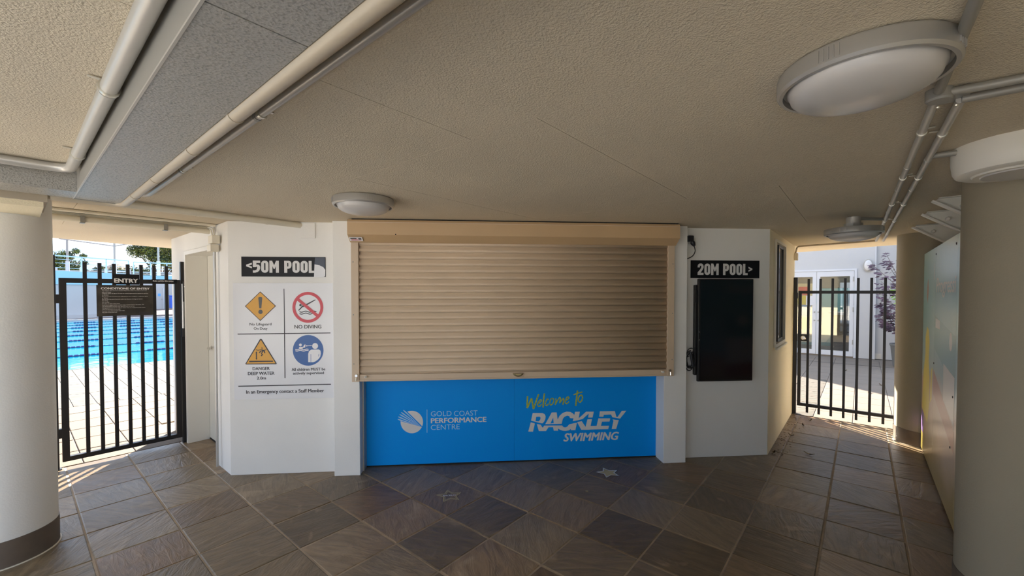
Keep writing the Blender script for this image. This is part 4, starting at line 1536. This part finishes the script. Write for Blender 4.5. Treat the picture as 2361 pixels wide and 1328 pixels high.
# ================================================================== POOL SIDE (left)
deck = struct('pool_deck', 'sunlit sandy paved pool deck beyond the entry gate', 'deck')
bx(fab, -40, 1.27, 5.935, 13.35, -.30, -.012).build('deck_base', PAVER, deck)
bx(fab, 1.27, 30, 8.4, 13.35, -.30, -.012).build('deck_base', PAVER, deck)
bx(fab, 1.27, 7.14, 6.53, 8.4, -.30, -.012).build('deck_base', PAVER, deck)
bx(fab, -40, -3.4, -30, 5.935, -.30, -.004).build('bounce_apron', BOUNCE, deck)  # unseen ground, made pale to bounce light in under the roof
bx(fab, -3.4, 7.0, -30, -1.3, -.30, -.004).build('bounce_apron', BOUNCE, deck)
bx(fab, -3.4, -1.3, -1.3, 5.93, -.06, -.002).build('bounce_apron', BOUNCE, deck)
PM = tile_mesh(.392 - .008, .50 - .008, .03, PAVER, .004, 'paver')
for i in range(-6, 8):
    for j in range(6):
        a, b = .435 + .392 * i + .196, 5.945 + .508 * j + .254
        if a > 1.05 and b < 6.9:
            continue
        o = bpy.data.objects.new('paver', PM)
        COL.objects.link(o)
        o.parent = deck
        o.location = (*fab(a, b, 0)[:2], random.uniform(-.001, .001))
PR = tile_mesh(.256 - .006, 1.085 - .006, .03, RIBBED, .004, 'ribbed_plank')
for i in range(-8, 13):
    for j in range(4):
        a, b = .69 + .256 * i, 9.0 + 1.0875 * j + .54
        o = bpy.data.objects.new('ribbed_plank', PR)
        COL.objects.link(o)
        o.parent = deck
        o.location = (*fab(a, b, 0)[:2], 0)

pool = struct('swimming_pool', 'large turquoise outdoor lap pool beyond the entry gate', 'pool')
bx(fab, -32, 32, 13.35, 37.0, -1.6, -.05).build('water', WATER, pool)
bx(fab, -32, 32, 13.33, 13.37, -.05, .004).build('coping', RIBBED, pool)
bx(fab, -32, 32, 36.9, 37.1, -.05, .06).build('coping', OUTWALL, pool)
# lane ropes: discs on a cable, dark runs and pale runs
for k in range(8):
    b = 16.55 + 2.62 * k
    o = thing('lane_rope', 'floating lane rope, number %d of eight counted from the near edge of the pool' % (k + 1), 'rope', fab(0, b, -.03), 'lane ropes across the pool')
    o['label'] = ['lane rope nearest the paved edge of the pool', 'second lane rope from the paved edge', 'third lane rope from the paved edge', 'fourth lane rope from the paved edge',
                  'fifth lane rope from the paved edge, mid pool', 'third lane rope from the far pool wall', 'second lane rope from the far pool wall', 'lane rope nearest the far pool wall'][k]
    MB().tube([fab(-12, b, -.035), fab(14, b, -.035)], .012, 6).build('cable', FLOAT_B, o)
    dk, pw = MB(), MB()
    off = .77 + .23 * k + (.0 if k % 2 == 0 else -.1)
    step = .11
    a = -3.0
    while a < 10.0:
        ph = (a - off) % 1.75
        t = dk if ph < .80 else pw
        t.tube([fab(a, b, -.03), fab(a + .08, b, -.03)], .032 if t is dk else .020, 7)
        a += step
    dk.build('dark_floats', FLOAT_B, o, stuff=True)
    pw.build('pale_floats', FLOAT_W, o, stuff=True)

far_deck = struct('far_deck', 'brown paving on the far side of the pool', 'paving')
bx(fab, -32, 60, 37.1, 75, -.2, 0).build('paving', TERRA, far_deck)
# grandstand wing: direction 10 degrees off world Y, front face toward the pool
P0, DV = Vector((-26.8, 29.3, 0)), Vector((math.sin(R(10)), math.cos(R(10)), 0))
NV = Vector((DV.y, -DV.x, 0))            # toward the pool


def fw_(t, n, z):
    p = P0 + DV * t - NV * n
    return (p.x, p.y, z)


gs = struct('terrace_wall', 'pale blue and white terrace wall beyond the far end of the pool', 'wall')
gs.location = tuple(P0)
bx(fw_, -14, 4.9, 0, 4.0, .25, 2.25).build('lower_wall', OUTWALL, gs)
bx(fw_, -14, 4.9, -.05, 4.0, 2.25, 3.12).build('upper_band', BLUEBAND, gs)
bx(fw_, -14, 4.9, -.55, 4.0, 0, .25).build('ledge', OUTWALL, gs)
bx(fw_, 3.2, 3.9, -.056, -.05, 2.55, 2.65).build('vent_slot', DARKGAP, gs)
Q0 = P0 + DV * 4.9


def fq_(t, n, z):
    p = Q0 + Vector((S, S, 0)) * t + Vector((-S, S, 0)) * n
    return (p.x, p.y, z)


gs2 = struct('terrace_walkway', 'raised walkway and shaded wall behind the pool end', 'wall')
gs2.location = tuple(Q0)
bx(fq_, -2, 18, 0, 3.2, 2.55, 3.05).build('walkway_slab', BLUEBAND, gs2)
bx(fq_, -8, 18, 14.3, 14.7, 0, 3.0).build('back_wall', OUTWALL, gs2)


def rail_run(fr, t0, t1, n, z0, lab, posts):
    o = thing('railing', lab, 'railing', fr(t0, n, z0))
    bx(fr, t0, t1, n - .03, n + .03, z0 + .95, z0 + 1.03).build('top_rail', RAILW, o)
    for zz in (.2, .5, .75):
        bx(fr, t0, t1, n - .012, n + .012, z0 + zz, z0 + zz + .025).build('wire_rail', RAILW, o)
    k = t0
    while k <= t1 + .01:
        bx(fr, k - .03, k + .03, n - .03, n + .03, z0, z0 + 1.0).build('post', RAILW, o)
        k += posts


rail_run(fw_, -9.5, 4.9, .15, 3.12, 'pale blue railing along the terrace above the pool end', 1.6)
rail_run(fq_, .2, 12.2, .15, 3.05, 'pale blue railing along the raised walkway, right of the terrace', 1.0)
for (t, n), lab in zip(((4.05, 14.2), (5.35, 14.2)), ('pale grey door with a small notice in the wall beyond the pool', 'plain pale grey door in the wall beyond the pool')):
    o = thing('changing_door', lab, 'door', fq_(t, n, 0))
    bx(fq_, t - .42, t + .42, n, n + .06, 0, 2.1).build('door_leaf', OUTWALL, o)
    bx(fq_, t - .50, t - .42, n - .04, n + .08, 0, 2.18).build('door_jamb', WHITEFRAME, o)
    bx(fq_, t + .42, t + .50, n - .04, n + .08, 0, 2.18).build('door_jamb', WHITEFRAME, o)
    bx(fq_, t + .28, t + .36, n - .05, n, 1.0, 1.06).build('handle', DARKSTEEL, o)
    if t < 5:
        bx(fq_, t + .0, t + .22, n - .01, n, 1.35, 1.62).build('notice', MIDBLUE, o)
bn = thing('wheelie_bin', 'tall blue bin beside the doors beyond the pool', 'bin', fq_(5.05, 13.2, 0))
bx(fq_, 4.83, 5.30, 13.0, 13.5, .08, 1.35).build('bin_body', BINBLUE, bn, bevel=.03)
bx(fq_, 4.80, 5.33, 12.96, 13.55, 1.35, 1.43).build('bin_lid', BINBLUE, bn, bevel=.02)
# shade posts with their tie beams
POSTM = mat('weathered_white_post', (.30, .27, .25), .5)
SP = [(-34.9, 39.3, 'tall white shade post at the left, behind the terrace railing'), (-30.9, 39.0, 'tall white shade post in the middle, where the tie beams meet'), (-27.1, 38.6, 'tall white shade post at the right, in front of the big tree')]
for x, y, lab in SP:
    o = thing('shade_post', lab, 'post', (x, y, 0))
    MB().tube([(x, y, 3.0), (x, y, 6.3)], .075, 12).build('upper_tube', POSTM, o)
    MB().tube([(x, y, 3.0), (x, y, 4.4)], .13, 12).build('lower_sleeve', WHITEFRAME, o)
tb = thing('tie_beam', 'white tie beams between the shade posts against the sky', 'beam', (-30.9, 39, 5.7))
MB().tube([(-35.6, 39.4, 6.36), (-30.9, 39.0, 5.72)], .05, 8).build('beam_tube', POSTM, tb)
MB().tube([(-30.9, 39.0, 5.72), (-27.1, 38.6, 6.3)], .05, 8).build('beam_tube', POSTM, tb)
# louvred white fence and a neighbour's house
fe = thing('louvre_fence', 'white fence with dark louvre panels behind the terrace', 'fence', (-36, 44, 0))
for k in range(9):
    x, y = -42 + 1.6 * k, 43.5 + .8 * k
    bx(fx, x - .09, x + .09, y - .09, y + .09, 0, 4.15).build('fence_post', WHITEFRAME, fe)
    if k < 8:
        for j in range(5):
            zz = 3.0 + j * .2
            q = MB()
            q.quadbox([(x + .09, y + .045, zz), (x + 1.51, y + .755, zz), (x + 1.49, y + .795, zz + .1), (x + .07, y + .085, zz + .1),
                       (x + .09, y + .045, zz + .02), (x + 1.51, y + .755, zz + .02), (x + 1.49, y + .795, zz + .12), (x + .07, y + .085, zz + .12)])
            q.build('louvre', DARKSTEEL if k % 3 else WHITEFRAME, fe)
ho = thing('house', 'distant house with a brown roof between the trees', 'house', (-65.5, 82, 0))
bx(fx, -66.7, -64.5, 80, 86, 0, 5.6).build('house_wall', OUTWALL, ho)
q = MB()
q.v += [(-67.0, 79.6, 5.6), (-64.2, 79.6, 5.6), (-64.2, 86.4, 5.6), (-67.0, 86.4, 5.6), (-66.2, 83, 6.9), (-65.0, 83, 6.9)]
q.f += [(0, 1, 5, 4), (1, 2, 5), (2, 3, 4, 5), (3, 0, 4), (3, 2, 1, 0)]
q.sm += [False] * 5
q.build('roof', ROOFTILE, ho)
for x in (-66.4, -65.4):
    bx(fx, x, x + .7, 79.96, 80, 3.8, 5.2).build('window', DARKGAP, ho)


def tree(x, y, blobs, trunk_h, n, m, label, seed, leafsize=.35, m2=None):
    rnd = random.Random(seed)
    o = thing('tree', label, 'tree', (x, y, 0))
    MB().tube([(x, y, 0), (x + .1, y, trunk_h * .6), (x - .1, y + .1, trunk_h)], [.32, .24, .14], 9).build('trunk', BARK, o)
    q, q2, br = MB(), MB(), MB()
    tot = sum(b[3] ** 2 for b in blobs)
    for bx_, by_, bz_, r in blobs:
        br.tube([(x, y, trunk_h * .7), (x + bx_ * .6, y + by_ * .6, (trunk_h * .7 + bz_) / 2 + .3), (x + bx_, y + by_, bz_)], [.12, .07, .03], 6)
        for _ in range(int(n * r * r / tot)):
            d = Vector((rnd.gauss(0, 1), rnd.gauss(0, 1), rnd.gauss(0, .8))).normalized() * r * rnd.uniform(.45, 1.05)
            c = Vector((x + bx_, y + by_, bz_)) + d
            s_ = leafsize * rnd.uniform(.6, 1.3)
            u = Vector((rnd.gauss(0, 1), rnd.gauss(0, 1), rnd.gauss(0, .6))).normalized()
            v = u.orthogonal().normalized()
            v.rotate(Matrix.Rotation(rnd.uniform(0, 6.28), 3, u))
            wv = u.cross(v)
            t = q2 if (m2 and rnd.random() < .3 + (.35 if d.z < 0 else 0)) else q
            i = len(t.v)
            t.v += [tuple(c - v * s_), tuple(c + wv * s_ * .4), tuple(c + v * s_), tuple(c - wv * s_ * .4)]
            t.f.append((i, i + 1, i + 2, i + 3))
            t.sm.append(False)
    br.build('branches', BARK, o)
    q.build('foliage', m, o, stuff=True)
    if m2:
        q2.build('sunlit_foliage', m2, o, stuff=True)
    return o


tree(-59.5, 65.8, [(-4.6, 0, 6.0, 1.5), (-2.8, 0, 6.6, 1.4), (-.9, 0, 6.3, 1.3), (.9, 0, 7.0, .9), (2.2, 0, 7.7, .45), (3.2, 0, 7.0, .4), (-1.2, 0, 4.9, 1.6), (1.4, 0, 5.2, 1.2), (3.0, .3, 6.0, .5), (-5, 0, 4.4, 1.6)], 4.4, 14000, LEAFG, 'spreading green tree at the left, behind the terrace railing', 3, .15, LEAFY)
tree(-37.6, 53.8, [(-2.6, 0, 6.7, .9), (-1.5, 0, 7.0, 1.2), (0, .4, 7.2, 1.5), (1.7, 0, 7.1, 1.5), (3.4, 0, 6.9, 1.4), (-.4, 0, 5.9, 1.1), (1.2, 0, 5.4, 1.2), (3.2, 0, 5.6, 1.4), (4.6, .5, 6.3, 1.5)], 4.8, 22000, LEAFG, 'dense dark green tree behind the right shade post', 5, .115, LEAFY)
tree(-48.5, 60, [(-2.5, 0, 3.9, .8), (-.8, 0, 4.3, .9), (1.2, 0, 4.2, 1.0), (3.2, 0, 4.3, 1.0), (4.8, 0, 4.2, 1.0)], 3.4, 4500, LEAFG, 'low row of olive bushes showing behind the middle of the terrace', 8, .15, LEAFY)
tree(-24, 60, [(-4, 0, 5.2, 2.0), (-1, 0, 6.3, 2.4), (2, 0, 6.0, 2.2), (5, 0, 5.4, 2.0)], 4.0, 4000, LEAFG, 'green tree beyond the walkway, mostly hidden behind the white wall', 11, .28)

# ================================================================== COURT SIDE (right)
court = struct('court_floor', 'brown tiled court outside the right gate, half in sun', 'paving')
MB().prism(fab, [(7.0, -30), (40, -30), (40, 13.35), (30, 13.35), (30, 8.4), (7.14, 8.4), (7.0, .735)], -.30, -.010).build('court_base', COURT, court)
CM = tile_mesh(.45 - .007, .42 - .007, .02, COURT, .003, 'court_tile')
CR = tile_mesh(.45 - .007, .42 - .007, .02, RIBBED, .003, 'ribbed_tile')
for i in range(16):
    for j in range(-3, 5):
        a, b = 7.02 + .45 * i + .225, .07 + .42 * j + .21
        if a > 14.1 - .2 or (b > .735 and a < 7.2):
            continue
        rb = j == 1 and i < 7
        o = bpy.data.objects.new('ribbed_tile' if rb else 'court_tile', CR if rb else CM)
        COL.objects.link(o)
        o.parent = court
        o.location = (*fab(a, b, 0)[:2], random.uniform(-.001, .001))

dr = bx(fab, 12.72, 12.745, -1.2, 1.6, -.004, .0025).build('drain_channel', DARKGAP)
tag(dr, 'thin dark drain line crossing the court in front of the glass doors', 'drain')
AW = 14.1
bw = struct('court_building', 'tall white building wall with glass double doors across the court', 'wall')
DB0, DB1, DZ = .10, 1.80, 2.33
bx(fab, AW, AW + .3, -.27, DB0, 0, 4.9).build('wall_face', OUTWALL, bw)
bx(fab, AW, AW + .3, DB1, 5.75, 0, 4.9).build('wall_face', OUTWALL, bw)
bx(fab, AW, AW + .3, DB0, DB1, DZ, 4.9).build('wall_face', OUTWALL, bw)
bx(fab, AW + .3, AW + 6, 5.45, 5.75, 0, 4.9).build('end_wall', OUTWALL, bw)
bx(fab, AW + .12, AW + .4, -3.5, -.27, 0, 4.9).build('recessed_wall', OUTWALL, bw)
bx(fab, AW - .005, AW + .12, -.275, -.255, 0, 4.9).build('corner_bead', WHITEFRAME, bw)
bx(fab, AW + .11, AW + .12, -.40, -.275, .0, .14).build('grey_vent_box', STEEL, bw)
c2 = fab(AW - .30, -1.36, 0)
col2 = struct('column', 'white round column behind the potted plant across the court', 'column')
col2.location = (c2[0], c2[1], 0)
MB().lathe([(.36, .0), (.36, 4.9)], c2, 48).build('shaft', OUTWALL, col2)
MB().lathe([(.365, .0), (.365, .12)], c2, 48).build('base_band', BAND, col2)

dd = struct('door_2', 'white framed glass double doors across the court', 'door')
q = MB()
q.box(fab, AW - .03, AW + .10, DB0, DB0 + .05, 0, DZ)
q.box(fab, AW - .03, AW + .10, DB1 - .05, DB1, 0, DZ)
q.box(fab, AW - .03, AW + .10, DB0 + .05, DB1 - .05, DZ - .05, DZ)
q.build('door_frame', WHITEFRAME, dd)
for (b0, b1) in ((DB0 + .055, .942), (.950, DB1 - .055)):
    q = MB()
    q.box(fab, AW - .02, AW + .03, b0, b0 + .085, .03, DZ - .055)
    q.box(fab, AW - .02, AW + .03, b1 - .075, b1, .03, DZ - .055)
    q.box(fab, AW - .02, AW + .03, b0 + .085, b1 - .075, .03, .155)
    q.box(fab, AW - .02, AW + .03, b0 + .085, b1 - .075, 2.135, DZ - .055)
    lf = q.build('door_leaf', WHITEFRAME, dd)
    bx(fab, AW + .002, AW + .008, b0 + .085, b1 - .075, .155, 2.135).build('pane', GLASS, lf)
    for zz in (1.18, .95):
        hb = .90 if b0 < .5 else .985
        MB().lathe([(.02, 0), (.02, .015), (.012, .02)], fab(AW - .02, hb, zz), 12, axis=fab(-1, 0, 0)).build('lock_barrel', DARKSTEEL, lf)
    if b0 < .5:
        for zz in (.35, 1.2, 2.0):
            MB().tube([fab(AW - .03, b0 + .01, zz), fab(AW - .03, b0 + .01, zz + .12)], .012, 8).build('hinge', DARKSTEEL, lf)
    else:
        bx(fab, AW - .026, AW - .02, b0 + .02, b0 + .22, 1.36, 1.62).build('notice', WHITEFRAME, lf)
    
# foyer behind the glass doors; sheet, desk and teal wall imitate reflections
ro = struct('foyer_room', 'foyer behind the glass doors across the court', 'room')
bx(fab, AW + 2.6, AW + 2.75, -2.6, 4.2, 0, 2.7).build('foyer_wall', mat('foyer_teal', (.20, .42, .46), .6), ro)
bx(fab, AW + 2.585, AW + 2.6, -2.6, 4.2, 1.85, 2.7).build('upper_wall', mat('foyer_grey', (.20, .20, .18), .6), ro)
bx(fab, AW + .42, AW + 2.6, -2.6, 4.2, -.01, .004).build('foyer_floor', mat('foyer_floor', (.16, .13, .11), .4), ro)
bx(fab, AW + .3, AW + 2.75, -2.6, 4.2, 2.7, 2.75).build('foyer_ceiling', OUTWALL, ro)
bx(fab, AW + .42, AW + 2.6, -2.75, -2.6, 0, 2.7).build('foyer_side', OUTWALL, ro)
bx(fab, AW + .42, AW + 2.6, 4.2, 4.35, 0, 2.7).build('foyer_side', OUTWALL, ro)
fl_ = thing('added_foyer_lamp', 'flat ceiling lamp, unseen, added to brighten the foyer behind the glass doors', 'lamp', fab(AW + 1.4, 1.0, 2.69))
bx(fab, AW + 1.1, AW + 1.7, .4, 1.6, 2.68, 2.70).build('lamp_body', WHITEPLASTIC, fl_)
ld = bpy.data.lights.new('foyer_fill_light', 'AREA')  # unseen lamp added to brighten the dark foyer
ld.energy, ld.size, ld.color = 14, .6, (1, .95, .88)
lo = bpy.data.objects.new('foyer_fill_light', ld)
COL.objects.link(lo)
lo.parent = fl_
lo.location = (0, 0, -.02)
po_ = thing('foyer_reflection', 'added red and yellow sheet imitating reflections in the left glass door', 'poster', fab(AW + 2.58, 1.9, .5))
bx(fab, AW + 2.57, AW + 2.598, 1.2, 2.2, .4, 2.0).build('reflection_sheet', mat('reflection_cream', (.65, .55, .32), .5), po_)
for b0, b1, z0, z1, mm in ((1.75, 2.1, .9, 1.9, RED), (1.3, 1.6, 1.62, 1.9, RED), (1.25, 1.6, .95, 1.3, MIDBLUE), (1.4, 1.8, 1.32, 1.6, YEL), (1.3, 1.5, .5, .9, YEL)):
    bx(fab, AW + 2.562, AW + 2.572, b0, b1, z0, z1).build('reflection_print', mm, po_)
ds = thing('added_foyer_desk', 'added pale desk with dark front, imitating reflections in the right glass door', 'desk', fab(AW + 1.7, .0, 0))
bx(fab, AW + 1.5, AW + 2.1, -.9, .75, 1.05, 1.12).build('desk_top', WHITEFRAME, ds)
bx(fab, AW + 1.55, AW + 2.05, -.85, .70, .45, 1.05).build('desk_front', mat('desk_tan', (.45, .36, .24), .5), ds)
bx(fab, AW + 1.57, AW + 2.05, -.83, .68, .004, .45).build('desk_base', DARKGAP, ds)
cb = thing('black_cabinet', 'black upright cabinet behind the right glass door', 'cabinet', fab(AW + 1.2, .2, 0))
bx(fab, AW + 1.0, AW + 1.4, .02, .34, .5, 1.75).build('cabinet_body', BLACK, cb, bevel=.01)
bx(fab, AW + 1.05, AW + 1.35, .06, .30, .004, .5).build('cabinet_stand', BLACK, cb)
bx(fab, AW + .99, AW + 1.0, .08, .28, 1.35, 1.6).build('cabinet_screen', SCREEN, cb)

bl = thing('bulkhead_light', 'oval white bulkhead light with a grey rim on the wall beside the glass doors', 'light', fab(AW, -.12, 2.40))


def oval(rb, rz, a0, a1, name, m, dome=0):
    q = MB()
    n = 28
    rings = [(1, 0), (1, 1)] if not dome else [(1, 0), (.98, .45), (.85, .75), (.55, .95), (.2, 1.0)]
    for s_, t in rings:
        for k in range(n):
            an = 2 * math.pi * k / n
            q.v.append(fab(a0 + (a1 - a0) * t, -.12 + rb * s_ * math.cos(an), 2.40 + rz * s_ * math.sin(an)))
    for j in range(len(rings) - 1):
        for k in range(n):
            q.f.append((j * n + k, j * n + (k + 1) % n, (j + 1) * n + (k + 1) % n, (j + 1) * n + k))
            q.sm.append(True)
    q.f.append(tuple((len(rings) - 1) * n + k for k in range(n)))
    q.sm.append(bool(dome))
    return q.build(name, m, bl)


oval(.100, .158, AW, AW - .045, 'rim', DARKSTEEL)
oval(.082, .138, AW - .04, AW - .09, 'opal_lens', OPAL, dome=1)

# potted plant with bronze leaves
pp = thing('potted_plant', 'bronze leaved shrub in a grey pot, half hidden by the sunlit column', 'plant', fab(12.95, -.74, 0))
pc = fab(12.95, -.74, 0)
MB().lathe([(.15, 0), (.17, .02), (.22, .48), (.235, .50), (.235, .54), (.20, .54), (.19, .46)], pc, 32).build('pot', POTM, pp)
rnd = random.Random(4)
stem, lp, lgn = MB(), MB(), MB()
for k in range(34):
    an = rnd.uniform(0, 6.28)
    zt_ = rnd.uniform(.8, 2.75)
    rad = rnd.uniform(.15, .55) * (1.25 if 1.6 < zt_ < 2.5 else 1)
    tip = Vector((pc[0] + rad * math.cos(an), pc[1] + rad * math.sin(an), zt_))
    mid = Vector((pc[0] + .12 * math.cos(an), pc[1] + .12 * math.sin(an), zt_ * .78))
    stem.tube([(pc[0], pc[1], .45), tuple(mid), tuple(tip)], [.010, .007, .003], 5)
    tgt = lgn if (1.55 < zt_ < 1.95 and k % 2 == 0) else lp
    for j in range(26):
        t = rnd.uniform(.25, 1)
        c = mid.lerp(tip, t) + Vector((rnd.uniform(-.06, .06), rnd.uniform(-.06, .06), rnd.uniform(-.05, .05)))
        d = Vector((math.cos(an) + rnd.uniform(-1, 1), math.sin(an) + rnd.uniform(-1, 1), rnd.uniform(-.5, .2))).normalized()
        s_ = rnd.uniform(.08, .16)
        h = d.orthogonal().normalized() * s_ * .22
        i = len(tgt.v)
        tgt.v += [tuple(c), tuple(c + d * s_ * .5 + h), tuple(c + d * s_), tuple(c + d * s_ * .5 - h)]
        tgt.f.append((i, i + 1, i + 2, i + 3))
        tgt.sm.append(False)
stem.build('stems', BARK, pp)
lp.build('bronze_leaves', PURPLE, pp, stuff=True)
lgn.build('green_leaves', GREENLEAF, pp, stuff=True)
